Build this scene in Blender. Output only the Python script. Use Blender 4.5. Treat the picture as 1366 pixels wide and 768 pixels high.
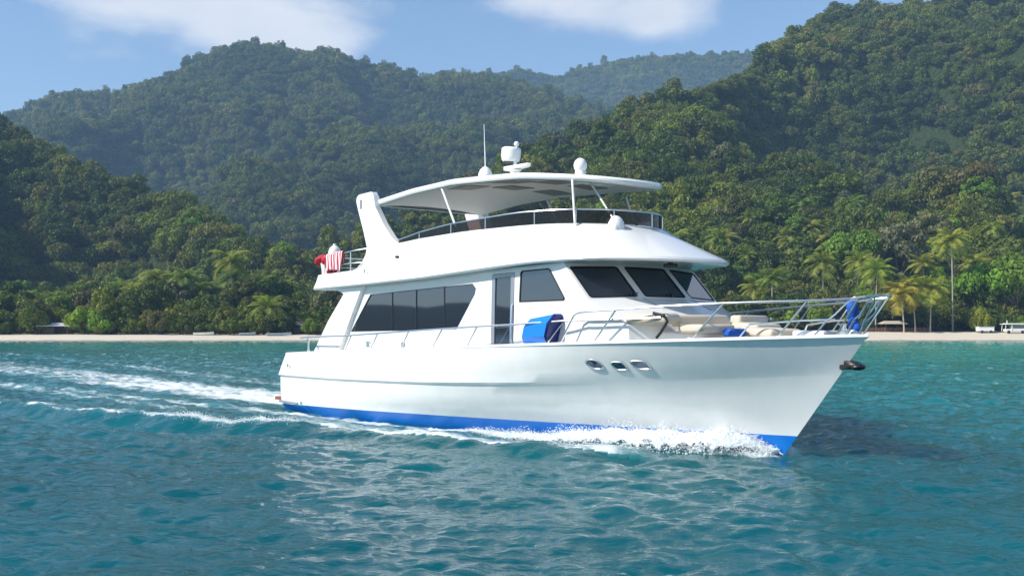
import bpy, bmesh, math, random
import numpy as np
from mathutils import Vector, Matrix
from mathutils.geometry import tessellate_polygon
R = math.radians
scene = bpy.context.scene
for o in list(bpy.data.objects): bpy.data.objects.remove(o)
COL = scene.collection
random.seed(7); RNG = np.random.default_rng(11)

# ---------------------------------------------------------------- camera, sky, sun, exposure
F, HOR, CX, CAMH = 1340.0, 438.0, 683.0, 2.7          # focal length and horizon of the 1366 px wide photograph
cd = bpy.data.cameras.new('camera'); cam = bpy.data.objects.new('camera', cd); COL.objects.link(cam)
cam.location = (0, 0, CAMH); cam.rotation_euler = (R(90), 0, 0)
cd.sensor_width = 36; cd.lens = 36 * F / 1366; cd.shift_y = (HOR - 384) / 1366
cd.clip_start = 0.5; cd.clip_end = 9000
scene.camera = cam
SUN_EL = 40.0
SUN_DIR = (-0.925, -0.38)                              # horizontal direction towards the sun
sun_az = math.atan2(SUN_DIR[0], SUN_DIR[1])           # clockwise from +Y
world = bpy.data.worlds.new('World'); scene.world = world; world.use_nodes = True
wt = world.node_tree; wn = wt.nodes; wl = wt.links; wn.clear()
def N(t, typ, **kw):
    n = t.nodes.new(typ)
    for k, v in kw.items(): setattr(n, k, v)
    return n
sky = N(wt, 'ShaderNodeTexSky', sky_type='NISHITA', sun_disc=False)
sky.sun_elevation = R(SUN_EL); sky.sun_rotation = sun_az
sky.air_density = 1.0; sky.dust_density = 0.1; sky.ozone_density = 2.4; sky.altitude = 0
bg = N(wt, 'ShaderNodeBackground'); bg.inputs['Strength'].default_value = 0.125
wo = N(wt, 'ShaderNodeOutputWorld')
# clouds: soft banks in the sky dome, by direction
tc = N(wt, 'ShaderNodeTexCoord'); sep = N(wt, 'ShaderNodeSeparateXYZ'); wl.new(tc.outputs['Generated'], sep.inputs[0])
def M(t, op, a, b=None, c=None):
    m = N(t, 'ShaderNodeMath', operation=op)
    for i, v in enumerate((a, b, c)):
        if v is None: continue
        if isinstance(v, (int, float)): m.inputs[i].default_value = v
        else: t.links.new(v, m.inputs[i])
    return m.outputs[0]
ax = M(wt, 'ARCTAN2', sep.outputs['X'], sep.outputs['Y'])
el = M(wt, 'ARCSINE', sep.outputs['Z'])
def bank(a0, e0, sa, se):
    x = M(wt, 'DIVIDE', M(wt, 'SUBTRACT', ax, a0), sa); y = M(wt, 'DIVIDE', M(wt, 'SUBTRACT', el, e0), se)
    return M(wt, 'SUBTRACT', 1.0, M(wt, 'ADD', M(wt, 'MULTIPLY', x, x), M(wt, 'MULTIPLY', y, y)))
banks = [(-0.31, 0.335, 0.155, 0.085), (-0.25, 0.275, 0.10, 0.04), (0.095, 0.34, 0.145, 0.058), (0.55, 0.40, 0.2, 0.06), (-0.62, 0.33, 0.16, 0.05), (-0.02, 0.62, 0.5, 0.09)]
acc = None
for b_ in banks:
    v = bank(*b_); acc = v if acc is None else M(wt, 'MAXIMUM', acc, v)
acc = M(wt, 'MAXIMUM', acc, -1.0)
mp = N(wt, 'ShaderNodeMapping'); mp.inputs['Scale'].default_value = (1, 1, 2.2); wl.new(tc.outputs['Generated'], mp.inputs[0])
nz = N(wt, 'ShaderNodeTexNoise'); nz.inputs['Scale'].default_value = 8.5; nz.inputs['Detail'].default_value = 9; nz.inputs['Roughness'].default_value = 0.52
wl.new(mp.outputs[0], nz.inputs['Vector'])
den = M(wt, 'ADD', acc, M(wt, 'MULTIPLY', M(wt, 'SUBTRACT', nz.outputs['Fac'], 0.5), 3.0))
mr = N(wt, 'ShaderNodeMapRange', interpolation_type='SMOOTHSTEP'); mr.inputs[1].default_value = -0.45; mr.inputs[2].default_value = 0.75; mr.inputs[3].default_value = 0; mr.inputs[4].default_value = 0.9
wl.new(den, mr.inputs[0])
nz2 = N(wt, 'ShaderNodeTexNoise'); nz2.inputs['Scale'].default_value = 9; nz2.inputs['Detail'].default_value = 5; wl.new(mp.outputs[0], nz2.inputs['Vector'])
cr = N(wt, 'ShaderNodeMix', data_type='RGBA'); cr.inputs[6].default_value = (4.3, 4.6, 5.2, 1); cr.inputs[7].default_value = (6.6, 6.6, 6.7, 1)
wl.new(nz2.outputs['Fac'], cr.inputs[0])
mx = N(wt, 'ShaderNodeMix', data_type='RGBA'); wl.new(mr.outputs[0], mx.inputs[0]); wl.new(sky.outputs[0], mx.inputs[6]); wl.new(cr.outputs[2], mx.inputs[7])
wl.new(mx.outputs[2], bg.inputs['Color']); wl.new(bg.outputs[0], wo.inputs['Surface'])
sl = bpy.data.lights.new('sun', 'SUN'); sl.energy = 5.0; sl.angle = R(0.55); sl.color = (1.0, 0.94, 0.84)
so = bpy.data.objects.new('sun', sl); COL.objects.link(so)
hl = math.hypot(*SUN_DIR); sd = Vector((SUN_DIR[0]/hl*math.cos(R(SUN_EL)), SUN_DIR[1]/hl*math.cos(R(SUN_EL)), math.sin(R(SUN_EL))))
so.rotation_euler = sd.to_track_quat('Z', 'Y').to_euler(); so.location = (-60, -30, 80)
scene.view_settings.view_transform = 'Standard'; scene.view_settings.look = 'None'
scene.view_settings.exposure = 0.45; scene.view_settings.gamma = 1.0
scene.render.engine = 'CYCLES'; scene.cycles.use_denoising = True
scene.cycles.max_bounces = 8; scene.cycles.transparent_max_bounces = 16
scene.cycles.volume_bounces = 0; scene.cycles.caustics_reflective = False; scene.cycles.caustics_refractive = False
scene.cycles.sample_clamp_indirect = 4.0

# ---------------------------------------------------------------- helpers
def mat(name, color, rough=0.5, metal=0.0, var=0.0, scale=4.0, bump=0.0, bscale=30.0, spec=0.5, coat=0.0):
    m = bpy.data.materials.new(name); m.use_nodes = True; t = m.node_tree; b = t.nodes['Principled BSDF']
    b.inputs['Base Color'].default_value = (*color, 1); b.inputs['Roughness'].default_value = rough; b.inputs['Metallic'].default_value = metal
    b.inputs['Specular IOR Level'].default_value = spec; b.inputs['Coat Weight'].default_value = coat; b.inputs['Coat Roughness'].default_value = 0.06
    if var or bump:
        c = N(t, 'ShaderNodeTexCoord')
    if var:
        n = N(t, 'ShaderNodeTexNoise'); n.inputs['Scale'].default_value = scale; n.inputs['Detail'].default_value = 6; t.links.new(c.outputs['Object'], n.inputs['Vector'])
        x = N(t, 'ShaderNodeMix', data_type='RGBA'); x.inputs[6].default_value = (*[k*(1-var) for k in color], 1); x.inputs[7].default_value = (*[min(1, k*(1+var)) for k in color], 1)
        t.links.new(n.outputs['Fac'], x.inputs[0]); t.links.new(x.outputs[2], b.inputs['Base Color'])
    if bump:
        n = N(t, 'ShaderNodeTexNoise'); n.inputs['Scale'].default_value = bscale; n.inputs['Detail'].default_value = 4; t.links.new(c.outputs['Object'], n.inputs['Vector'])
        bp = N(t, 'ShaderNodeBump'); bp.inputs['Strength'].default_value = bump; bp.inputs['Distance'].default_value = 0.02
        t.links.new(n.outputs['Fac'], bp.inputs['Height']); t.links.new(bp.outputs[0], b.inputs['Normal'])
    return m

def crumple(o, amp, freq, seed=0.0):
    from mathutils import noise
    for v in o.data.vertices:
        d = noise.noise_vector(v.co*freq + Vector((seed, seed, seed)))*0.7 + noise.noise_vector(v.co*freq*2.6 + Vector((seed, 0, seed)))*0.4; v.co += d*amp
    return o
class MB:
    """collects shapes, linked by build() as one mesh object"""
    def __init__(s): s.v = []; s.f = []; s.m = []; s.cur = 0
    def add(s, vs, fs):
        o = len(s.v); s.v += [tuple(map(float, p)) for p in vs]; s.f += [tuple(i + o for i in q) for q in fs]; s.m += [s.cur]*len(fs); return s
    def box(s, c, size, rot=None):
        vs = [Vector((x*size[0]/2, y*size[1]/2, z*size[2]/2)) for x in (-1, 1) for y in (-1, 1) for z in (-1, 1)]
        if rot is not None: vs = [rot @ p for p in vs]
        return s.add([p + Vector(c) for p in vs], [(0,1,3,2), (4,6,7,5), (0,4,5,1), (2,3,7,6), (0,2,6,4), (1,5,7,3)])
    def tube(s, pts, r, n=8, closed=False):
        pts = [Vector(p) for p in pts]; k = len(pts); rs = r if isinstance(r, (list, tuple)) else [r]*k
        up = None; rings = []
        for i, p in enumerate(pts):
            a = pts[(i-1) % k] if (closed or i) else p; b = pts[(i+1) % k] if (closed or i < k-1) else p
            t = (b - a).normalized()
            if up is None: up = t.orthogonal().normalized()
            up = (up - t*up.dot(t)); up = up.normalized() if up.length > 1e-6 else t.orthogonal().normalized()
            w = t.cross(up)
            rings.append([p + (up*math.cos(2*math.pi*j/n) + w*math.sin(2*math.pi*j/n))*rs[i] for j in range(n)])
        vs = [q for ring in rings for q in ring]; fs = []
        for i in range(k if closed else k-1):
            a, b = i*n, ((i+1) % k)*n
            fs += [(a+j, a+(j+1) % n, b+(j+1) % n, b+j) for j in range(n)]
        if not closed: fs += [tuple(range(n))[::-1], tuple((k-1)*n+j for j in range(n))]
        return s.add(vs, fs)
    def lathe(s, prof, c=(0,0,0), n=16, rot=None):
        vs = []; fs = []
        for r, z in prof:
            for j in range(n):
                p = Vector((r*math.cos(2*math.pi*j/n), r*math.sin(2*math.pi*j/n), z))
                if rot is not None: p = rot @ p
                vs.append(p + Vector(c))
        for i in range(len(prof)-1):
            fs += [(i*n+j, i*n+(j+1) % n, (i+1)*n+(j+1) % n, (i+1)*n+j) for j in range(n)]
        fs += [tuple(range(n))[::-1], tuple((len(prof)-1)*n+j for j in range(n))]
        return s.add(vs, fs)
    def ball(s, c, r, n=14, m=8, rot=None):
        r = r if isinstance(r, (list, tuple)) else (r, r, r)
        vs = []; fs = []
        for i in range(m+1):
            a = math.pi*(0.02 + 0.96*i/m)
            for j in range(n):
                p = Vector((r[0]*math.sin(a)*math.cos(2*math.pi*j/n), r[1]*math.sin(a)*math.sin(2*math.pi*j/n), r[2]*math.cos(a)))
                if rot is not None: p = rot @ p
                vs.append(p + Vector(c))
        for i in range(m): fs += [(i*n+j, (i+1)*n+j, (i+1)*n+(j+1) % n, i*n+(j+1) % n) for j in range(n)]
        fs += [tuple(range(n)), tuple(m*n+j for j in range(n))[::-1]]
        return s.add(vs, fs)
    def rows(s, rows, closed=False):
        k = len(rows[0]); vs = [p for r in rows for p in r]; fs = []
        for i in range(len(rows)-1):
            for j in range(k if closed else k-1): fs.append((i*k+j, i*k+(j+1) % k, (i+1)*k+(j+1) % k, (i+1)*k+j))
        return s.add(vs, fs)
    def slab(s, outer, holes, frame, depth, rim=True):
        """plate with openings: outline and holes in 2D, frame(a,b,w) -> 3D, depth = reveal"""
        loops = [outer] + holes
        tri = tessellate_polygon([[Vector((p[0], p[1], 0)) for p in l] for l in loops])
        flat = [p for l in loops for p in l]; k = len(flat)
        s.add([frame(p[0], p[1], 0) for p in flat], [tuple(t) for t in tri])
        s.add([frame(p[0], p[1], -depth) for p in flat], [tuple(t)[::-1] for t in tri])
        for l in (loops if rim else holes):
            n = len(l); vs = [frame(p[0], p[1], 0) for p in l] + [frame(p[0], p[1], -depth) for p in l]
            s.add(vs, [(i, (i+1) % n, n+(i+1) % n, n+i) for i in range(n)])
        return s
    def prism(s, poly, frame, depth): return s.slab(poly, [], frame, depth)
    def build(s, name, m, parent=None, angle=35, bevel=0, sub=0, loc=None):
        me = bpy.data.meshes.new(name); me.from_pydata(s.v, [], s.f)
        ms = m if isinstance(m, (list, tuple)) else [m]
        for x in ms: me.materials.append(x)
        if len(ms) > 1: me.polygons.foreach_set('material_index', s.m)
        bm = bmesh.new(); bm.from_mesh(me); bmesh.ops.remove_doubles(bm, verts=bm.verts, dist=1e-4)
        bmesh.ops.recalc_face_normals(bm, faces=bm.faces); bm.to_mesh(me); bm.free()
        me.polygons.foreach_set('use_smooth', [True]*len(me.polygons)); me.set_sharp_from_angle(angle=R(angle)); me.update()
        o = bpy.data.objects.new(name, me); COL.objects.link(o)
        if parent is not None: o.parent = parent
        if loc is not None: o.location = loc
        if bevel:
            b = o.modifiers.new('bevel', 'BEVEL'); b.width = bevel; b.segments = 3; b.limit_method = 'ANGLE'; b.angle_limit = R(40)
        if sub:
            b = o.modifiers.new('subdiv', 'SUBSURF'); b.levels = sub; b.render_levels = sub
        return o
def tag(o, label=None, cat=None, group=None, kind=None):
    if label: o['label'] = label
    if cat: o['category'] = cat
    if group: o['group'] = group
    if kind: o['kind'] = kind
    return o
def empty(name, loc, rz=0.0, parent=None):
    o = bpy.data.objects.new(name, None); COL.objects.link(o); o.location = loc; o.rotation_euler = (0, 0, rz); o.empty_display_size = 0.3
    if parent is not None: o.parent = parent
    return o
def np_mesh(name, verts, quads, mats, smooth=True):
    me = bpy.data.meshes.new(name); nv, nf = len(verts), len(quads); k = quads.shape[1]
    me.vertices.add(nv); me.vertices.foreach_set('co', verts.astype(np.float32).ravel())
    me.loops.add(nf*k); me.loops.foreach_set('vertex_index', quads.astype(np.int32).ravel())
    me.polygons.add(nf); me.polygons.foreach_set('loop_start', np.arange(0, nf*k, k, dtype=np.int32))
    if smooth: me.polygons.foreach_set('use_smooth', np.ones(nf, dtype=bool))
    me.update(calc_edges=True)
    for m in mats: me.materials.append(m)
    return me
def grid_quads(nr, nc, wrap=False):
    i = np.arange(nr-1)[:, None]; j = np.arange(nc if wrap else nc-1)[None, :]
    a = i*nc + j; b = i*nc + (j+1) % nc
    return np.stack([a, b, b+nc, a+nc], -1).reshape(-1, 4)
def attr(me, name, vals):
    a = me.attributes.new(name, 'FLOAT', 'POINT'); a.data.foreach_set('value', vals.astype(np.float32).ravel())
def hash2(ix, iy, s):
    h = (ix.astype(np.int64)*374761393 + iy.astype(np.int64)*668265263 + s*974634777) & 0x7fffffff
    h = ((h ^ (h >> 13))*1274126177) & 0x7fffffff
    return ((h ^ (h >> 16)) & 0xffff)/65535.0
def vnoise(x, y, s=0):
    ix = np.floor(x); iy = np.floor(y); fx = x-ix; fy = y-iy; ux = fx*fx*(3-2*fx); uy = fy*fy*(3-2*fy)
    a = hash2(ix, iy, s); b = hash2(ix+1, iy, s); c = hash2(ix, iy+1, s); d = hash2(ix+1, iy+1, s)
    return (a*(1-ux)+b*ux)*(1-uy) + (c*(1-ux)+d*ux)*uy
def fbm(x, y, o=4, s=0):
    t = 0; a = 0.5; n = 0
    for i in range(o): t = t + a*vnoise(x, y, s+i*17); n += a; a *= 0.5; x = x*2.03+13.1; y = y*2.03+7.7
    return t/n
def ridged(x, y, o=3, s=0):
    t = 0; a = 0.5; n = 0
    for i in range(o): t = t + a*(1-np.abs(2*vnoise(x, y, s+i*31)-1)); n += a; a *= 0.45; x = x*2.1+3.3; y = y*2.1+9.1
    return t/n
def sstep(e0, e1, x):
    t = np.clip((x-e0)/(e1-e0), 0, 1); return t*t*(3-2*t)

# ---------------------------------------------------------------- land: beach and hills
ZSH = 213.0
def curve(pts):
    p = np.array(pts, float); return lambda x: np.interp(x, p[:, 0], p[:, 1])
far_mtn = curve([(-900,330),(-500,260),(-200,205),(0,162),(20,152),(90,125),(150,131),(200,112),(240,96),(270,80),(300,68),(330,63),(365,66),(400,77),(430,73),(460,79),(520,97),(560,110),(620,106),(680,112),(740,124),(800,142),(900,215),(1000,260),(1150,330),(1400,420)])
back_rdg = curve([(300,300),(480,150),(560,105),(610,98),(660,103),(700,96),(740,106),(800,89),(830,84),(860,81),(930,77),(985,75),(1010,78),(1100,100),(1366,150),(1700,220)])
left_hill = curve([(-900,300),(-500,170),(-250,128),(-100,128),(0,158),(40,184),(100,214),(160,240),(220,270),(280,300),(330,325),(380,352),(430,378),(500,405),(580,425)])
right_hill = curve([(150,425),(260,385),(350,352),(420,330),(480,310),(560,275),(640,238),(700,208),(760,184),(840,146),(900,124),(960,106),(990,92),(1010,74),(1050,48),(1080,30),(1110,14),(1170,10),(1200,13),(1260,-3),(1366,-34),(1500,-40),(1750,40),(2100,160),(2500,260)])
def hill(px, Z, sky_c, R0, F0, th, e, amp, wl, seed, rot):
    X = (px-CX)/F*Z
    Rr = R0(px); Ff = F0(px)
    top = np.maximum(CAMH + Rr*(HOR - sky_c(px))/F - th, 0.0)
    t = (Z-Ff)/(Rr-Ff); tc_ = np.clip(t, 0, 1)
    h = top*tc_**e
    c, s = math.cos(R(rot)), math.sin(R(rot)); u = (c*X - s*Z)/wl; v = (s*X + c*Z)/(wl*2.1)
    wx = fbm(u*0.6+5, v*0.9, 3, seed+5)*1.6
    n = np.minimum(ridged(u+wx, v, 3, seed) - 0.80, 0.03)
    h = h + amp*n*np.sin(math.pi*np.clip(tc_, 0, 1)**0.8)**0.7*np.minimum(1, top/60)
    back = np.clip(t-1, 0, None)*(Rr-Ff)*0.55
    return np.where(t > 0, h-back, -20.0)
def land(X, Z):
    px = CX + F*X/Z
    d = Z - ZSH + 1.6*np.sin(X*0.05) + 2.0*(vnoise(X*0.03, X*0+3, 4)-0.5)
    bw = np.interp(px, [-100, 300, 450, 1100, 1366], [14, 14, 17, 24, 24]); bt = np.interp(px, [-100, 300, 450, 1100, 1366], [1.15, 1.15, 1.3, 1.9, 1.9])
    flat = np.where(d < 0, d*0.10, bt*np.clip(d/bw, 0, 1)**0.85) + np.clip(d-bw, 0, None)*0.028
    hs = [hill(px, Z, far_mtn, lambda p: 1280 + 0*p, lambda p: 620 + 0*p, 6, 0.95, 470, 150, 3, -38),
          hill(px, Z, back_rdg, lambda p: 1950 + 0*p, lambda p: 1300 + 0*p, 7, 0.95, 200, 230, 23, -30),
          hill(px, Z, left_hill, lambda p: np.interp(p, [-200, 0, 420], [500, 470, 380]), lambda p: np.interp(p, [-200, 0, 500], [262, 268, 300]), 6, 1.0, 150, 76, 41, -42),
          hill(px, Z, right_hill, lambda p: np.interp(p, [400, 700, 960, 1010, 1110, 1400], [420, 455, 520, 560, 640, 640]), lambda p: np.interp(p, [300, 700, 1366], [300, 268, 262]), 7, 1.1, 225, 98, 57, -40)]
    z = np.maximum(flat, 0)*0 + flat
    for q in hs: z = np.maximum(z, np.where(q > z, q, z))
    return z
def terrain(name, r0, r1, nr, mats, lo=-750, hi=2150, nc=540):
    px = np.linspace(lo, hi, nc)[None, :]; t = np.linspace(0, 1, nr)[:, None]
    Zr = r0*(r1/r0)**t + 0*px; X = (px-CX)/F*Zr
    z = land(X, Zr)
    me = np_mesh(name, np.stack([X, Zr, z], -1).reshape(-1, 3), grid_quads(nr, nc), mats)
    o = bpy.data.objects.new(name, me); COL.objects.link(o); return o
def headland():
    nx, ny = 60, 120; x = np.linspace(-1500, -420, nx)[None, :]; y = np.linspace(-700, 620, ny)[:, None]; X = x+0*y; Y = y+0*x
    e = np.clip((-430-40*fbm(Y*0.01, X*0, 3, 2)-X)/500, 0, 1)**0.7*np.clip((Y+700)/500, 0, 1)*np.clip((620-Y)/200, 0, 1)
    z = 26*e*(0.35+1.2*fbm(X/130, Y/130, 4, 8)) - 2
    me = np_mesh('headland', np.stack([X, Y, z], -1).reshape(-1, 3), grid_quads(ny, nx), [ground_mat()]); o = bpy.data.objects.new('headland', me); COL.objects.link(o); tag(o, kind='structure')
def ground_mat():
    m = mat('undergrowth', (0.034, 0.050, 0.014), 0.95, var=0.65, scale=0.45, bump=1.0, bscale=0.5, spec=0.1); m.node_tree.nodes['Bump'].inputs['Distance'].default_value = 2.5; return m
def sand_mat():
    m = bpy.data.materials.new('sand'); m.use_nodes = True; t = m.node_tree; b = t.nodes['Principled BSDF']
    g = N(t, 'ShaderNodeNewGeometry'); s = N(t, 'ShaderNodeSeparateXYZ'); t.links.new(g.outputs['Position'], s.inputs[0])
    n = N(t, 'ShaderNodeTexNoise'); n.inputs['Scale'].default_value = 0.35; n.inputs['Detail'].default_value = 8; t.links.new(g.outputs['Position'], n.inputs['Vector'])
    w = M(t, 'ADD', s.outputs['Z'], M(t, 'MULTIPLY', n.outputs['Fac'], 0.35))
    r = N(t, 'ShaderNodeMapRange'); r.inputs[1].default_value = 0.25; r.inputs[2].default_value = 0.5; t.links.new(w, r.inputs[0])
    x = N(t, 'ShaderNodeMix', data_type='RGBA'); x.inputs[6].default_value = (0.30, 0.235, 0.16, 1); x.inputs[7].default_value = (0.68, 0.60, 0.48, 1); t.links.new(r.outputs[0], x.inputs[0])
    x2 = N(t, 'ShaderNodeMix', data_type='RGBA', blend_type='MULTIPLY'); x2.inputs[0].default_value = 0.5; t.links.new(x.outputs[2], x2.inputs[6]); t.links.new(n.outputs['Color'], x2.inputs[7]); x2.inputs[0].default_value = 0.25
    t.links.new(x2.outputs[2], b.inputs['Base Color']); b.inputs['Roughness'].default_value = 0.9
    return m
ZB = 240.0
tag(terrain('beach', 200, ZB, 40, [sand_mat()], nc=600), kind='structure')
tag(terrain('hills', ZB, 2600, 400, [ground_mat()]), kind='structure')

headland()
# ---------------------------------------------------------------- boat frame (u forward from the transom, v to starboard, z up)
BO = (-5.531, 34.663); BA = R(-49.868)
BD = np.array([math.cos(BA), math.sin(BA)]); BN = np.array([math.sin(BA), -math.cos(BA)])
BM = Matrix.Translation((BO[0], BO[1], 0)) @ Matrix.Rotation(BA, 4, 'Z')
def L(u, v, z): return (u, -v, z)                       # boat coordinates -> yacht-local
def W(u, v, z): return BM @ Vector((u, -v, z))          # boat coordinates -> world
def f_taper(s, s0, p): return 1 - np.clip((s-s0)/(1-s0), 0, 1)**p
def stem_u(z): return 17.5 + 0.7625*z
#            u0    z0     z1    B     s0    p
HL = [(0.0, -0.95, -0.55, 0.02, 0.50, 2.0),
      (0.0, -0.30, -0.15, 2.30, 0.20, 1.55),
      (-0.08, 0.24, 0.45, 2.70, 0.22, 1.75),
      (-0.04, 0.60, 0.85, 2.76, 0.28, 2.05),
      (0.0, 1.12, 1.55, 2.79, 0.34, 2.40),
      (0.0, 1.18, 1.63, 2.87, 0.35, 2.45),
      (0.25, 1.55, 2.08, 2.865, 0.395, 2.72),
      (0.48, 1.90, 2.57, 2.84, 0.43, 3.0)]
def hull_level(k, s):
    u0, z0, z1, B, s0, p = HL[k]
    if k in (4, 5): z = (1.13 if k == 4 else 1.19) + 0.62*s**2.2
    elif k in (6, 7): z = z0 + (z1-z0)*s**0.95
    else: z = z0 + (z1-z0)*s + (0.05*math.sin(math.pi*min(1.0, float(s))) if k == 2 else 0)
    ue = stem_u(z if k in (4, 5) else z); ue = stem_u(z1 if k not in (4, 5) else (1.75 if k == 4 else 1.81))
    B = B if k != 5 else 2.79 + 0.08*(1 - sstep(0.45, 0.85, s))
    v = B*f_taper(s, s0, p)*(1-0.035*(1-sstep(0, 0.25, s)))
    return u0 + (ue-u0)*s, v, z
def sheer(u):
    s = np.clip((u-0.48)/(19.46-0.48), 0, 1); return hull_level(7, s)[1], hull_level(7, s)[2]
def hull_at(u, z):
    """half breadth of the topsides at (u, z)"""
    P = []
    for k in range(2, 8):
        u0 = HL[k][0]; s = 0.5
        for _ in range(12):
            uu, vv, zz = hull_level(k, s); ue = (uu-u0)/max(s, 1e-6)+u0; s = min(1, max(0.001, (u-u0)/(ue-u0)))
        P.append((zz, vv))
    zs, vs = zip(*P); return float(np.interp(z, zs, vs))
# ---------------------------------------------------------------- sea
def ocean_tile(n, size, V, lo, hi, wdir, rms, seed):
    g = np.random.default_rng(seed); k1 = np.fft.fftfreq(n, size/n)*2*math.pi
    kx, ky = np.meshgrid(k1, k1); k = np.hypot(kx, ky); k[0, 0] = 1e9
    Lw = V*V/9.81; c = (kx*math.cos(wdir) + ky*math.sin(wdir))/k
    P = np.exp(-1/(k*Lw)**2)/k**4*(0.25+0.75*c*c)*(1 - 0.55*(c < 0)); lam = 2*math.pi/k
    P = P*(lam > lo)*(lam < hi)
    A = np.sqrt(P)*(g.normal(size=(n, n)) + 1j*g.normal(size=(n, n)))
    hgt = np.fft.ifft2(A).real; sc = rms/hgt.std()
    dx = np.fft.ifft2(-1j*A*kx/k).real*sc; dy = np.fft.ifft2(-1j*A*ky/k).real*sc
    return hgt*sc, dx, dy, size
def sample(tile, X, Y, rot=0.0):
    c, s = math.cos(rot), math.sin(rot); n = tile[0].shape[0]
    x = ((c*X+s*Y)/tile[3]*n) % n; y = ((-s*X+c*Y)/tile[3]*n) % n
    x0 = np.floor(x).astype(int) % n; y0 = np.floor(y).astype(int) % n; fx = x-np.floor(x); fy = y-np.floor(y); x1 = (x0+1) % n; y1 = (y0+1) % n
    r = [a[y0, x0]*(1-fx)*(1-fy) + a[y0, x1]*fx*(1-fy) + a[y1, x0]*(1-fx)*fy + a[y1, x1]*fx*fy for a in tile[:3]]
    return r[0], c*r[1]-s*r[2], s*r[1]+c*r[2]
T1 = ocean_tile(512, 31.0, 1.85, 0.35, 6.0, R(75), 0.040, 5)
T2 = ocean_tile(512, 11.3, 1.2, 0.10, 1.2, R(60), 0.0155, 9)
def seg_dist(X, Y, pts):
    """distance to a polyline, fraction along it, signed side"""
    best = np.full(X.shape, 1e9); fr = np.zeros(X.shape); sg = np.zeros(X.shape); ln = [math.dist(pts[i], pts[i+1]) for i in range(len(pts)-1)]; tot = sum(ln); c = 0
    for i in range(len(pts)-1):
        a = np.array(pts[i]); b = np.array(pts[i+1]); d = b-a; t = np.clip(((X-a[0])*d[0] + (Y-a[1])*d[1])/(d@d), 0, 1)
        q = np.hypot(X-a[0]-t*d[0], Y-a[1]-t*d[1]); m = q < best
        best = np.where(m, q, best); fr = np.where(m, (c+t*ln[i])/tot, fr); sg = np.where(m, np.sign(d[0]*(Y-a[1]) - d[1]*(X-a[0])), sg); c += ln[i]
    return best, fr, sg
CREST = [(1.6, 21.6), (-0.6, 22.9), (-2.9, 24.6), (-4.8, 26.2), (-6.4, 26.9), (-8.3, 27.6), (-9.7, 28.3), (-11.2, 29.3), (-14.0, 31.4), (-17.4, 34.2), (-26.0, 42.0), (-40, 56)]
def boat_uv(X, Y):
    qx, qy = X-BO[0], Y-BO[1]; return qx*BD[0]+qy*BD[1], qx*BN[0]+qy*BN[1]
def water_half(u):
    s = np.clip(u/17.5, 0, 1); return np.where((u > -0.2) & (u < 17.5), 2.62*f_taper(s, 0.22, 1.68), 0.0)
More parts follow.
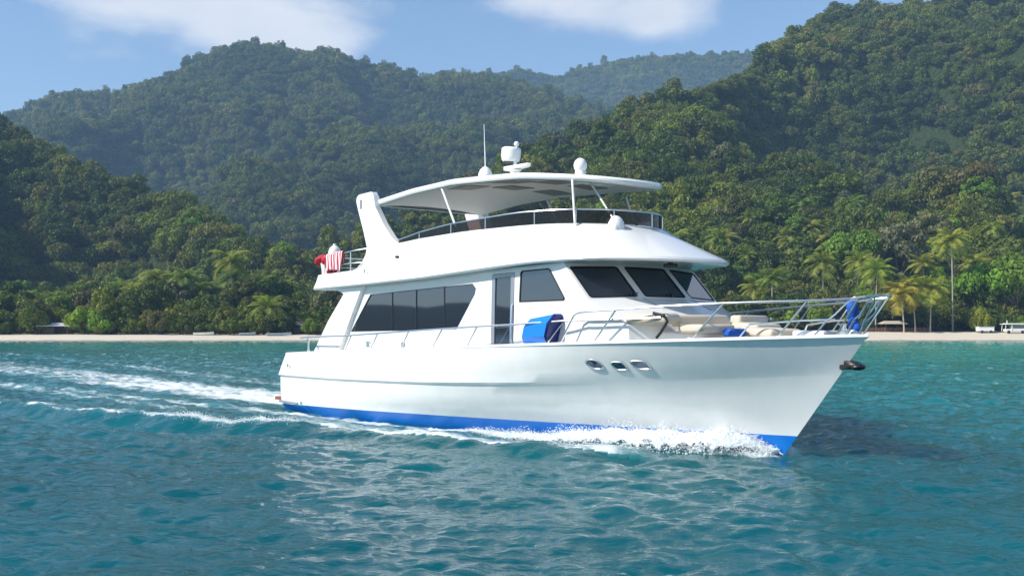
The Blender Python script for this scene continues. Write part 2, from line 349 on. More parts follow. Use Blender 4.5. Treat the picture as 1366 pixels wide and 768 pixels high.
def sea_state(X, Y):
    r = np.hypot(X, Y)
    f1 = np.clip(1.15 - r/400, 0.25, 1); f2 = np.clip(1 - r/60, 0, 1)
    u, v = boat_uv(X, Y)
    h1, dx1, dy1 = sample(T1, X, Y); h1b, dx1b, dy1b = sample(T1, X*1.9+17, Y*1.9+5, 0.9); h2, dx2, dy2 = sample(T2, X, Y, 0.3)
    patch = 0.65 + 0.7*fbm(X*0.05, Y*0.05, 3, 77)
    z = (h1*f1 + 0.38*h1b*f1)*patch + h2*f2*patch; DX = (dx1*0.9*f1 + 0.35*dx1b*f1 + dx2*0.8*f2)*patch; DY = (dy1*0.9*f1 + 0.35*dy1b*f1 + dy2*0.8*f2)*patch
    # diverging bow wave: a steep crest that peels off the bow on the starboard side, and its twin to port
    foam = np.zeros(X.shape)
    for side in (1, -1):
        if side == 1: Xs, Ys = X, Y
        else: Xs, Ys = BO[0]+u*BD[0]-v*BN[0], BO[1]+u*BD[1]-v*BN[1]
        wob = 0.35*(fbm(Xs*0.35, Ys*0.35, 3, 9)-0.5)
        dist, fr, sg = seg_dist(Xs+wob, Ys+wob, CREST); sdist = dist*sg          # sg<0: hull side or outer side
        amp = np.interp(fr, [0, 0.12, 0.3, 0.5, 0.7, 1], [0.10, 0.20, 0.27, 0.26, 0.20, 0.06])*(0.55+0.9*vnoise(Xs*0.55, Ys*0.55, 21))
        wd = np.where(sdist > 0, 0.55, 1.25)
        z = z + amp*np.exp(-(dist/wd)**2) - 0.35*amp*np.exp(-((sdist-1.15)/0.7)**2)
        cap = np.exp(-((sdist+0.12-0.25*(fbm(Xs*1.7, Ys*1.7, 3, 35)-0.5))/(0.14+0.22*fbm(Xs*0.9, Ys*0.9, 2, 36)))**2)*sstep(0.48, 0.70, fbm(Xs*0.55, Ys*0.55, 2, 33))*np.interp(fr, [0, 0.3, 0.7, 1], [1.0, 1.0, 0.95, 0.2])
        foam = np.maximum(foam, cap*1.1)
        near = np.exp(-np.clip(-sdist, 0, None)/1.5)*(sdist < 0)*np.interp(fr, [0, 0.1, 0.26, 0.36, 0.55], [0.98, 0.92, 0.84, 0.58, 0.0])
        foam = np.maximum(foam, near)
    av = np.abs(v); wh = water_half(u)
    # band of churned foam along the hull
    along = np.exp(-((av-wh-0.25)/0.55)**2)*sstep(-1, 2, u)*(1-sstep(17.3, 17.9, u))
    foam = np.maximum(foam, along*np.interp(u, [0, 4, 8, 12, 17.6], [0.62, 0.74, 0.86, 1.0, 1.0]))
    z = z + 0.10*np.exp(-((av-wh-0.45)/0.45)**2)*sstep(12, 14.5, u)*(1-sstep(17.2, 18.0, u))
    quarter = np.exp(-((av-2.75-0.09*np.clip(4-u, 0, None))/(0.55+0.02*np.clip(-u, 0, None)))**2)*sstep(7, 2, u)
    foam = np.maximum(foam, quarter*0.78*np.interp(-u, [-6, 0, 15, 45], [1, 1, 0.75, 0.4]))
    # propeller wash behind the transom
    wash = sstep(0.4, -0.8, u)*np.exp(-(av/(2.1+0.035*np.clip(-u, 0, None)))**4)
    wk = np.interp(-u, [0, 4, 12, 30, 60, 90], [1.0, 0.98, 0.84, 0.70, 0.60, 0.3])
    foam = np.maximum(foam, wash*wk*(0.62+0.6*fbm(u*0.07, v*0.55, 3, 51)))
    z = z + wash*0.14*np.exp(u/14)*(fbm(X*0.9, Y*0.9, 3, 61)-0.45)*2
    outer = np.exp(-((av-4.6-0.06*np.clip(-u, 0, None))/0.9)**2)*sstep(1, -4, u)
    foam = np.maximum(foam, outer*0.60*(0.35+1.0*fbm(u*0.08, v*0.5, 2, 53)))
    foam = np.maximum(foam, 0.72*sstep(-0.16, -0.03, land(X, np.maximum(Y, 60.0)) + 0.08*(fbm(X*0.15, Y*0.15, 3, 91)-0.5))*(Y > 190)*(np.abs(X) < 0.8*Y))
    calm = 1 - 0.6*wash*np.exp(u/25)
    z = z*calm
    lump = foam > 0.75
    z = z + np.where(lump, 0.07*(foam-0.75)*(fbm(X*4, Y*4, 3, 71)-0.4)*3, 0)
    return z, DX*0.9, DY*0.9, foam
def water_mat():
    m = bpy.data.materials.new('sea_water'); m.use_nodes = True; t = m.node_tree; b = t.nodes['Principled BSDF']
    g = N(t, 'ShaderNodeNewGeometry'); pos = g.outputs['Position']; s = N(t, 'ShaderNodeSeparateXYZ'); t.links.new(pos, s.inputs[0])
    # colour by depth of the sea bed: deep near the boat, sandy shallows near the beach
    n0 = N(t, 'ShaderNodeTexNoise'); n0.inputs['Scale'].default_value = 0.022; n0.inputs['Detail'].default_value = 4; t.links.new(pos, n0.inputs['Vector'])
    sh = M(t, 'ADD', s.outputs['Y'], M(t, 'MULTIPLY', M(t, 'SUBTRACT', n0.outputs['Fac'], 0.5), 70.0))
    sh = M(t, 'ADD', sh, M(t, 'MULTIPLY', s.outputs['X'], 0.7))
    rp = N(t, 'ShaderNodeValToRGB'); e = rp.color_ramp.elements
    r = N(t, 'ShaderNodeMapRange'); r.inputs[1].default_value = 5; r.inputs[2].default_value = 215; t.links.new(sh, r.inputs[0]); t.links.new(r.outputs[0], rp.inputs[0])
    e[0].position = 0.0; e[0].color = (0.0008, 0.086, 0.108, 1); e[1].position = 1.0; e[1].color = (0.07, 0.42, 0.39, 1)
    for p_, c_ in ((0.12, (0.001, 0.102, 0.122, 1)), (0.35, (0.003, 0.172, 0.176, 1)), (0.65, (0.018, 0.275, 0.255, 1))):
        q = e.new(p_); q.color = c_
    n1 = N(t, 'ShaderNodeTexNoise'); n1.inputs['Scale'].default_value = 0.09; n1.inputs['Detail'].default_value = 3; t.links.new(pos, n1.inputs['Vector'])
    vr = N(t, 'ShaderNodeMix', data_type='RGBA', blend_type='MULTIPLY'); vr.inputs[0].default_value = 0.45
    vm = N(t, 'ShaderNodeMapRange'); vm.inputs[1].default_value = 0.3; vm.inputs[2].default_value = 0.7; vm.inputs[3].default_value = 0.45; vm.inputs[4].default_value = 1.25; t.links.new(n1.outputs['Fac'], vm.inputs[0])
    t.links.new(rp.outputs[0], vr.inputs[6]); t.links.new(vm.outputs[0], vr.inputs[7])
    b.inputs['Roughness'].default_value = 0.05; b.inputs['Subsurface Weight'].default_value = 0.85; b.subsurface_method = 'BURLEY'; b.inputs['Subsurface Scale'].default_value = 9.0; b.inputs['Subsurface Radius'].default_value = (0.25, 0.9, 1.0); b.inputs['IOR'].default_value = 1.333
    ata = N(t, 'ShaderNodeAttribute', attribute_name='foam'); aer = N(t, 'ShaderNodeMix', data_type='RGBA'); t.links.new(M(t, 'MULTIPLY', ata.outputs['Fac'], 0.55), aer.inputs[0]); t.links.new(vr.outputs[2], aer.inputs[6]); aer.inputs[7].default_value = (0.08, 0.33, 0.36, 1); t.links.new(aer.outputs[2], b.inputs['Base Color'])
    # ripples
    mp_ = N(t, 'ShaderNodeMapping'); mp_.inputs['Rotation'].default_value = (0, 0, R(20)); mp_.inputs['Scale'].default_value = (0.9, 1.6, 1); t.links.new(pos, mp_.inputs[0])
    na = N(t, 'ShaderNodeTexNoise'); na.inputs['Scale'].default_value = 3.4; na.inputs['Detail'].default_value = 5; na.inputs['Roughness'].default_value = 0.55; t.links.new(mp_.outputs[0], na.inputs['Vector'])
    bp = N(t, 'ShaderNodeBump'); bp.inputs['Strength'].default_value = 0.75; bp.inputs['Distance'].default_value = 0.06; t.links.new(na.outputs['Fac'], bp.inputs['Height'])
    t.links.new(bp.outputs[0], b.inputs['Normal'])
    # foam
    at = N(t, 'ShaderNodeAttribute', attribute_name='foam')
    fm = N(t, 'ShaderNodeMapping'); fm.inputs['Rotation'].default_value = (0, 0, -BA); fm.inputs['Scale'].default_value = (0.45, 1.0, 1); t.links.new(pos, fm.inputs[0])
    rot = N(t, 'ShaderNodeVectorRotate', rotation_type='Z_AXIS'); rot.inputs['Angle'].default_value = -BA; t.links.new(pos, rot.inputs['Vector'])
    ms = N(t, 'ShaderNodeMapping'); ms.inputs['Scale'].default_value = (0.4, 1.0, 1.0); t.links.new(rot.outputs[0], ms.inputs[0])
    f1 = N(t, 'ShaderNodeTexNoise'); f1.inputs['Scale'].default_value = 2.2; f1.inputs['Detail'].default_value = 9; f1.inputs['Roughness'].default_value = 0.68; f1.inputs['Distortion'].default_value = 0.6; t.links.new(ms.outputs[0], f1.inputs['Vector'])
    f2 = N(t, 'ShaderNodeTexVoronoi', feature='DISTANCE_TO_EDGE'); f2.inputs['Scale'].default_value = 1.9
    dst = N(t, 'ShaderNodeMix', data_type='RGBA'); dst.inputs[0].default_value = 0.35; t.links.new(ms.outputs[0], dst.inputs[6]); t.links.new(f1.outputs['Color'], dst.inputs[7]); t.links.new(dst.outputs[2], f2.inputs['Vector'])
    lace = M(t, 'SUBTRACT', 1.0, M(t, 'MULTIPLY', f2.outputs['Distance'], 3.2))
    mixn = M(t, 'ADD', M(t, 'MULTIPLY', f1.outputs['Fac'], 1.0), M(t, 'MULTIPLY', lace, 0.16))
    fac = M(t, 'SUBTRACT', M(t, 'ADD', at.outputs['Fac'], M(t, 'MULTIPLY', mixn, 1.35)), 1.215)
    fr = N(t, 'ShaderNodeMapRange', interpolation_type='SMOOTHSTEP'); fr.inputs[1].default_value = 0.0; fr.inputs[2].default_value = 0.66; t.links.new(fac, fr.inputs[0])
    on = M(t, 'MULTIPLY', fr.outputs[0], M(t, 'GREATER_THAN', at.outputs['Fac'], 0.02))
    fb = N(t, 'ShaderNodeBsdfPrincipled'); fb.inputs['Base Color'].default_value = (0.80, 0.83, 0.84, 1); fb.inputs['Roughness'].default_value = 0.7
    b2 = N(t, 'ShaderNodeBump'); b2.inputs['Strength'].default_value = 0.8; b2.inputs['Distance'].default_value = 0.06; t.links.new(f1.outputs['Fac'], b2.inputs['Height']); t.links.new(b2.outputs[0], fb.inputs['Normal'])
    mxs = N(t, 'ShaderNodeMixShader'); t.links.new(on, mxs.inputs[0]); t.links.new(b.outputs[0], mxs.inputs[1]); t.links.new(fb.outputs[0], mxs.inputs[2])
    out = t.nodes['Material Output']; t.links.new(mxs.outputs[0], out.inputs['Surface'])
    return m
def build_sea():
    a = np.concatenate([np.linspace(-math.pi, R(-38), 60)[:-1], np.linspace(R(-38), R(38), 1150), np.linspace(R(38), math.pi, 60)[1:-1]])
    r = np.concatenate([np.linspace(0.8, 6.5, 12)[:-1], 6.5*(262/6.5)**np.linspace(0, 1, 760)])
    far = np.array([420.0, 900.0, 2500.0])
    Rg = r[:, None]; A = a[None, :]; X = Rg*np.sin(A); Y = Rg*np.cos(A)
    z, DX, DY, foam = sea_state(X, Y)
    fade = np.clip((262-Rg)/25, 0, 1); X2 = X+DX*fade; Y2 = Y+DY*fade; z = z*fade
    Xf = far[:, None]*np.sin(A); Yf = far[:, None]*np.cos(A)
    V = np.concatenate([np.stack([X2, Y2, z], -1), np.stack([Xf, Yf, Xf*0], -1)], 0)
    fo = np.concatenate([foam, Xf*0], 0)
    me = np_mesh('sea', V.reshape(-1, 3), grid_quads(V.shape[0], V.shape[1], True), [water_mat()])
    attr(me, 'foam', fo)
    o = bpy.data.objects.new('sea', me); COL.objects.link(o); tag(o, kind='structure')
build_sea()

# bow spray: thrown white water and drops along both bows
def build_spray():
    g = np.random.default_rng(3)
    def prof(u, t, side):
        amp = np.interp(u, [8.5, 10.5, 12.5, 14.3, 15.6, 16.6, 17.3, 17.6], [0.05, 0.10, 0.18, 0.40, 0.54, 0.44, 0.2, 0.05])
        lump = 0.45 + 1.1*fbm(u*1.5, u*0+side, 4, 5)
        return amp*lump*np.sin(math.pi*np.clip(0.16+0.82*t, 0, 1))**0.9
    def width(u): return np.interp(u, [8, 12, 15, 16.6, 17.5], [0.55, 0.85, 1.15, 0.9, 0.25])
    V = []; Q = []; fo = []; n = 0
    for side in (1, -1):
        u = np.linspace(17.55, 8.2, 520)[:, None]; t = np.linspace(0, 1, 56)[None, :]; U = u + 0*t; T = t + 0*u
        wob = (fbm(U*2.2, T*2.0+side*3, 4, 12)-0.5)
        off = 0.01 + width(U)*T + 0.35*wob*T
        z = prof(U, T, side) - 0.03 + 0.16*(fbm(U*5.0, T*6.0, 4, 31)-0.45)*np.sin(math.pi*T) + 0.05*(fbm(U*16, T*16, 3, 41)-0.5)*np.sin(math.pi*T)
        z = np.where(T > 0.98, -0.12, z); wh = water_half(U)
        X = BO[0]+U*BD[0]+side*(wh+off)*BN[0]; Y = BO[1]+U*BD[1]+side*(wh+off)*BN[1]
        V.append(np.stack([X, Y, z], -1).reshape(-1, 3)); Q.append(grid_quads(520, 56)+n); n += 520*56
        fo.append((1.0 - 0.75*np.abs(2*T-0.9)**2.2*np.ones_like(U) - 0.45*sstep(11.5, 8.3, U) - 0.5*sstep(16.7, 17.5, U)).ravel())
    m = bpy.data.materials.new('white_water'); m.use_nodes = True; t_ = m.node_tree; b = t_.nodes['Principled BSDF']
    b.inputs['Base Color'].default_value = (0.80, 0.84, 0.86, 1); b.inputs['Roughness'].default_value = 0.7
    ge = N(t_, 'ShaderNodeNewGeometry'); at_ = N(t_, 'ShaderNodeAttribute', attribute_name='foam')
    f1 = N(t_, 'ShaderNodeTexNoise'); f1.inputs['Scale'].default_value = 5.5; f1.inputs['Detail'].default_value = 8; f1.inputs['Roughness'].default_value = 0.7; t_.links.new(ge.outputs['Position'], f1.inputs['Vector'])
    a_ = N(t_, 'ShaderNodeMapRange'); a_.inputs[1].default_value = 0.02; a_.inputs[2].default_value = 0.20; t_.links.new(M(t_, 'SUBTRACT', M(t_, 'ADD', at_.outputs['Fac'], M(t_, 'MULTIPLY', f1.outputs['Fac'], 1.9)), 1.32), a_.inputs[0]); t_.links.new(a_.outputs[0], b.inputs['Alpha'])
    bp = N(t_, 'ShaderNodeBump'); bp.inputs['Strength'].default_value = 0.9; bp.inputs['Distance'].default_value = 0.06; t_.links.new(f1.outputs['Fac'], bp.inputs['Height']); t_.links.new(bp.outputs[0], b.inputs['Normal'])
    Vm = np.concatenate(V); Qm = np.concatenate(Q); fo = np.concatenate(fo)
    me = np_mesh('bow_wave', Vm, Qm, [m]); attr(me, 'foam', fo); o = bpy.data.objects.new('bow_wave', me); COL.objects.link(o)
    tag(o, 'white water curling up along the yacht bow', 'bow wave', kind='stuff')
    base = np.array([(1,0,0),(-1,0,0),(0,1,0),(0,-1,0),(0,0,1),(0,0,-1)], float)
    tri = np.array([(0,2,4),(2,1,4),(1,3,4),(3,0,4),(2,0,5),(1,2,5),(3,1,5),(0,3,5)])
    pts = []; rad = []
    for side, cnt in ((1, 26000), (-1, 7000)):
        u = 17.45 - 8.6*g.random(cnt)**1.5; t = g.random(cnt); wh = water_half(u)
        off = 0.02 + width(u)*t*1.12 + 0.08*g.normal(size=cnt); base_z = prof(u, np.clip(t, 0, 1), side)
        burst = 0.25 + 1.5*np.clip(fbm(u*2.3, u*0+side*4, 3, 15)-0.35, 0, 1)*2
        zz = base_z*(0.55+0.6*g.random(cnt)) + 0.20*burst*g.random(cnt)**3.8*np.interp(u, [9, 13, 16, 17.4], [0.3, 0.8, 1.2, 0.5])
        X = BO[0]+u*BD[0]+side*(wh+off)*BN[0]; Y = BO[1]+u*BD[1]+side*(wh+off)*BN[1]
        pts.append(np.stack([X, Y, zz], -1)); rad.append(0.003+0.014*g.random(cnt)**2.4)
    n = 5000; fr = g.random(n); P_ = np.array(CREST); idx = (fr*6).astype(int)+1; lt = fr*6-np.floor(fr*6)
    c = P_[idx]*(1-lt)[:, None] + P_[idx+1]*lt[:, None]; keep = fbm(c[:, 0]*0.55, c[:, 1]*0.55, 2, 33) > 0.60
    c = c[keep] + g.normal(size=(keep.sum(), 2))*0.13
    zz, _, _, _ = sea_state(c[:, 0], c[:, 1])
    pts.append(np.stack([c[:, 0], c[:, 1], zz + 0.05*np.abs(g.normal(size=len(c)))], -1)); rad.append(0.004+0.014*g.random(len(c))**2)
    p = np.concatenate(pts); r = np.concatenate(rad)
    rot = g.normal(size=(len(p), 3, 3)); rot, _ = np.linalg.qr(rot); sc = (0.7+0.6*g.random((len(p), 6)))[:, :, None]
    V = p[:, None, :] + np.einsum('nij,kj->nki', rot, base)*sc*r[:, None, None]
    T = tri[None] + (np.arange(len(p))*6)[:, None, None]
    me = np_mesh('bow_spray', V.reshape(-1, 3), T.reshape(-1, 3), [mat('spray_white', (0.82, 0.86, 0.88), 0.6)])
    o = bpy.data.objects.new('bow_spray', me); COL.objects.link(o)
    tag(o, 'white foaming spray thrown up along the yacht bow', 'spray', kind='stuff')
build_spray()
# ---------------------------------------------------------------- yacht
white = mat('gelcoat_white', (0.80, 0.80, 0.79), 0.22, var=0.03, scale=1.2, coat=0.35)
white_mat = mat('white_paint', (0.80, 0.80, 0.78), 0.4, var=0.03, scale=2.0)
def hull_white():
    m = mat('hull_white', (0.82, 0.82, 0.81), 0.16, coat=0.5); t = m.node_tree; b = t.nodes['Principled BSDF']
    c = N(t, 'ShaderNodeTexCoord'); mp_ = N(t, 'ShaderNodeMapping'); mp_.inputs['Scale'].default_value = (0.8, 0.8, 0.35); t.links.new(c.outputs['Object'], mp_.inputs[0])
    n = N(t, 'ShaderNodeTexNoise'); n.inputs['Scale'].default_value = 3; n.inputs['Detail'].default_value = 8; n.inputs['Roughness'].default_value = 0.65; t.links.new(mp_.outputs[0], n.inputs['Vector'])
    x = N(t, 'ShaderNodeMix', data_type='RGBA'); x.inputs[6].default_value = (0.78, 0.785, 0.775, 1); x.inputs[7].default_value = (0.83, 0.83, 0.82, 1); 
    r = N(t, 'ShaderNodeMapRange'); r.inputs[1].default_value = 0.3; r.inputs[2].default_value = 0.6; t.links.new(n.outputs['Fac'], r.inputs[0]); t.links.new(r.outputs[0], x.inputs[0]); t.links.new(x.outputs[2], b.inputs['Base Color'])
    n2 = N(t, 'ShaderNodeTexNoise'); n2.inputs['Scale'].default_value = 0.9; n2.inputs['Detail'].default_value = 2; t.links.new(c.outputs['Object'], n2.inputs['Vector'])
    bp = N(t, 'ShaderNodeBump'); bp.inputs['Strength'].default_value = 0.12; bp.inputs['Distance'].default_value = 0.03; t.links.new(n2.outputs['Fac'], bp.inputs['Height']); t.links.new(bp.outputs[0], b.inputs['Normal'])
    return m
hullw = hull_white()
blue_paint = mat('antifouling_blue', (0.003, 0.17, 0.62), 0.3, var=0.15, scale=2.5)
steel = mat('polished_steel', (0.78, 0.78, 0.78), 0.3, 1.0)
alu = mat('grey_aluminium', (0.36, 0.38, 0.42), 0.4, 0.6)
glass = mat('tinted_glass', (0.016, 0.021, 0.030), 0.03, spec=1.0, bump=0.02, bscale=0.8); glass.node_tree.nodes['Principled BSDF'].inputs['IOR'].default_value = 1.8; glass.node_tree.nodes['Principled BSDF'].inputs['Specular Tint'].default_value = (0.58, 0.74, 1.0, 1)
rubber = mat('black_rubber', (0.012, 0.012, 0.013), 0.6)
black = mat('black_metal', (0.015, 0.015, 0.016), 0.4)
liner = mat('headliner', (0.62, 0.61, 0.58), 0.7, var=0.06, scale=2)
liner_d = mat('headliner_hatch', (0.20, 0.185, 0.165), 0.6, var=0.2, scale=3)
teak = mat('teak', (0.22, 0.075, 0.045), 0.6, var=0.35, scale=6)
deckm = mat('deck_nonskid', (0.74, 0.74, 0.72), 0.75, var=0.06, scale=8)
def tinted():
    m = bpy.data.materials.new('brown_acrylic'); m.use_nodes = True; t = m.node_tree; t.nodes.remove(t.nodes['Principled BSDF'])
    tr = N(t, 'ShaderNodeBsdfTransparent'); tr.inputs[0].default_value = (0.10, 0.062, 0.055, 1); gl = N(t, 'ShaderNodeBsdfGlossy'); gl.inputs['Roughness'].default_value = 0.04; gl.inputs['Color'].default_value = (0.8, 0.8, 0.8, 1)
    fr = N(t, 'ShaderNodeFresnel'); fr.inputs[0].default_value = 1.49; mx = N(t, 'ShaderNodeMixShader'); t.links.new(fr.outputs[0], mx.inputs[0]); t.links.new(tr.outputs[0], mx.inputs[1]); t.links.new(gl.outputs[0], mx.inputs[2])
    t.links.new(mx.outputs[0], t.nodes['Material Output'].inputs['Surface']); return m
acryl = tinted()

yacht = empty('motor_yacht', (BO[0], BO[1], 0), BA)
tag(yacht, 'large white two-deck motor yacht with blue bottom paint cutting through the bay', 'yacht')
def P(mb, name, m, parent=None, **k): return mb.build(name, m, parent or yacht, **k)

# hull shell
S_ = np.concatenate([np.linspace(0, 0.6, 26)[:-1], np.linspace(0.6, 0.94, 26)[:-1], np.linspace(0.94, 1, 12)])
def shell(levels, close_transom=True):
    mb = MB()
    for side in (1, -1):
        rows = []
        for s in S_:
            row = []
            for k in levels:
                k0 = int(math.floor(k)); k1 = min(k0+1, 7); w = k-k0
                a = hull_level(k0, s); b = hull_level(k1, s)
                u, v, z = [a[i]*(1-w)+b[i]*w for i in range(3)]
                row.append(L(u, side*v, z))
            rows.append(row)
        mb.rows(rows)
    if close_transom:
        rows = []
        for k in levels:
            k0 = int(math.floor(k)); k1 = min(k0+1, 7); w = k-k0; a = hull_level(k0, 0); b = hull_level(k1, 0)
            u, v, z = [float(a[i]*(1-w)+b[i]*w) for i in range(3)]
            rows.append([L(u, -v, z), L(u, v, z)])
        mb.rows(rows)
    return mb
hull = P(shell([2, 2.5, 3, 3.5, 4, 5, 5.5, 6, 6.5, 7]), 'hull', hullw, angle=25)
P(shell([0, 0.5, 1, 1.5, 2]), 'bottom_paint', blue_paint, hull, angle=40)
# gunwale cap and deck
U_ = np.concatenate([np.linspace(0.46, 12, 24)[:-1], np.linspace(12, 18.9, 24)[:-1], np.linspace(18.9, 19.47, 8)])
mb = MB()
for side in (1, -1):
    rows = []
    for u in U_:
        v, z = sheer(u); v = float(v); z = float(z)
        iv = max(v-0.13, 0.0); rows.append([L(u, side*(v+0.012), z-0.035), L(u, side*(v+0.004), z+0.012), L(u, side*max(v-0.03, 0), z+0.028), L(u, side*iv, z+0.02), L(u, side*iv, z-0.09)])
    mb.rows(rows)
v0, z0 = sheer(0.46); mb.rows([[L(0.44, -v0, z0-0.03), L(0.44, v0, z0-0.03)], [L(0.47, -v0, z0+0.025), L(0.47, v0, z0+0.025)], [L(0.6, -v0, z0+0.02), L(0.6, v0, z0+0.02)]])
P(mb, 'gunwale', white, hull, angle=50)
mb = MB(); rows = []
for u in U_:
    v, z = sheer(u); iv = max(float(v)-0.128, 0.0); rows.append([L(u, a*iv, z-0.075+0.05*(1-a*a)) for a in (-1, -0.5, 0, 0.5, 1)])
mb.rows(rows); P(mb, 'deck', deckm)
# spray rail crease low on the bow, transom fitting, swim platform
pl = MB().box(L(-0.38, 0, 0.385), (0.80, 5.0, 0.10)); plat = P(pl, 'swim_platform', teak, bevel=0.015)
P(MB().box(L(-0.38, 0, 0.315), (0.84, 5.06, 0.038)), 'platform_edge', white, plat)
mb = MB(); mb.tube([L(0.0, 2.72, 0.335), L(0.7, 2.765, 0.33), L(1.35, 2.79, 0.325)], 0.035); P(mb, 'trim_strip', alu, hull)
P(MB().box(L(1.62, 2.80, 0.36), (0.10, 0.05, 0.10)), 'water_outlet', steel, hull, bevel=0.01)
P(MB().box(L(0.78, 2.84, 1.52), (0.06, 0.03, 0.10)), 'hull_fitting', alu, hull, bevel=0.01)

# portlights
def surf(u, z, out=0.0):
    v = hull_at(u, z); du = (hull_at(u+0.05, z)-hull_at(u-0.05, z))/0.1; dz = (hull_at(u, z+0.05)-hull_at(u, z-0.05))/0.1
    n = Vector((-du, 1, -dz)).normalized(); return Vector((u, v, z)) + n*out
def portlight(u, z, ru, rz, e, tilt):
    n = 28; ring = []
    for j in range(n):
        a = 2*math.pi*j/n; c, s = math.cos(a), math.sin(a)
        x = ru*abs(c)**(2/e)*np.sign(c); y = rz*abs(s)**(2/e)*np.sign(s); ring.append((x + tilt*y, y))
    def rr(k, out): return [L(*surf(u+x*k, z+y*k, out)) for x, y in ring]
    fr = P(MB().rows([rr(1.0, -0.02), rr(1.0, 0.02), rr(0.95, 0.03), rr(0.86, 0.026), rr(0.80, 0.008)], True), 'portlight_frame', steel, hull, angle=60)
    gl = MB(); vs = rr(0.83, 0.01); gl.add(vs, [tuple(range(n))]); P(gl, 'glass', glass, fr)
portlight(14.10, 1.905, 0.20, 0.12, 2.0, -0.45)
portlight(14.68, 1.885, 0.165, 0.10, 3.6, -0.3)
portlight(15.18, 1.915, 0.20, 0.105, 3.2, -0.45)
# anchor
an = P(MB().box(L(19.05, 0, 1.93), (0.36, 0.16, 0.10)).tube([L(19.0, 0.09, 2.02), L(19.2, 0.09, 2.0)], 0.05).tube([L(19.0, -0.09, 2.02), L(19.2, -0.09, 2.0)], 0.05), 'bow_roller', black, bevel=0.02)
mb = MB(); mb.tube([L(18.95, 0, 2.0), L(19.15, 0, 1.985), L(19.3, 0, 1.965)], [0.045, 0.05, 0.06])
mb.ball(L(19.24, 0.0, 1.94), (0.15, 0.16, 0.075)); mb.ball(L(19.14, 0.06, 1.965), (0.17, 0.09, 0.085)); mb.ball(L(19.14, -0.06, 1.965), (0.17, 0.09, 0.085)); P(mb, 'anchor', black, an)

# deckhouse
HV = 2.28
def fside(side, v): return lambda a, b, w: L(a, side*(v+w), b)
WIN = [(3.72, 2.60), (9.03, 2.67), (9.82, 3.58), (9.86, 3.72), (9.72, 3.85), (4.82, 3.70)]
DOOR = [(10.45, 2.14), (11.33, 2.16), (11.39, 4.07), (10.51, 4.05)]
PWIN = [(11.57, 3.34), (13.14, 3.345), (13.17, 3.40), (12.67, 4.08), (12.60, 4.11), (11.66, 4.09), (11.61, 4.04), (11.56, 3.4)]
wb = [(13.95, 2.28, 3.35), (14.28, 0.84, 3.40), (14.28, -0.84, 3.40), (13.95, -2.28, 3.35)]     # windscreen foot
wt_ = [(13.10, 2.28, 4.24), (13.42, 0.82, 4.28), (13.42, -0.82, 4.28), (13.10, -2.28, 4.24)]    # windscreen head
tf = [(14.95, 2.05, 2.78), (15.55, 0.84, 2.86), (15.55, -0.84, 2.86), (14.95, -2.05, 2.78)]     # trunk foot
mb = MB()
outer = [(2.75, 1.95), (10.3, 2.12), (13.95, 2.25), (13.95, 3.35), (13.10, 4.24), (10.0, 4.16), (4.3, 3.98)]
for side in (1, -1): mb.slab(outer, [WIN, DOOR, PWIN], fside(side, HV), 0.07, rim=False)
house = P(mb, 'deckhouse', white, angle=30)
mb = MB(); mb.rows([[L(4.05, -HV+0.07, 1.9), L(4.05, HV-0.07, 1.9)], [L(4.05, -HV+0.07, 3.97), L(4.05, HV-0.07, 3.97)]])
mb.rows([[L(4.05, -HV+0.07, 1.96), L(4.05, HV-0.07, 1.96)], [L(0.6, -HV, 1.86), L(0.6, HV, 1.86)]]); P(mb, 'bulkhead', white, house)
P(MB().box(L(4.02, 0, 2.85), (0.04, 1.8, 1.8)), 'cockpit_door', glass, house)
# side wings beside the cockpit
for side in (1, -1):
    mb = MB().slab([(1.60, 1.90), (3.16, 1.95), (4.48, 3.80), (4.62, 3.96), (2.9, 3.94), (3.5, 3.74), (2.55, 2.92)], [], fside(side, HV+0.12), 0.26); P(mb, 'wing_panel', white, house, bevel=0.015)
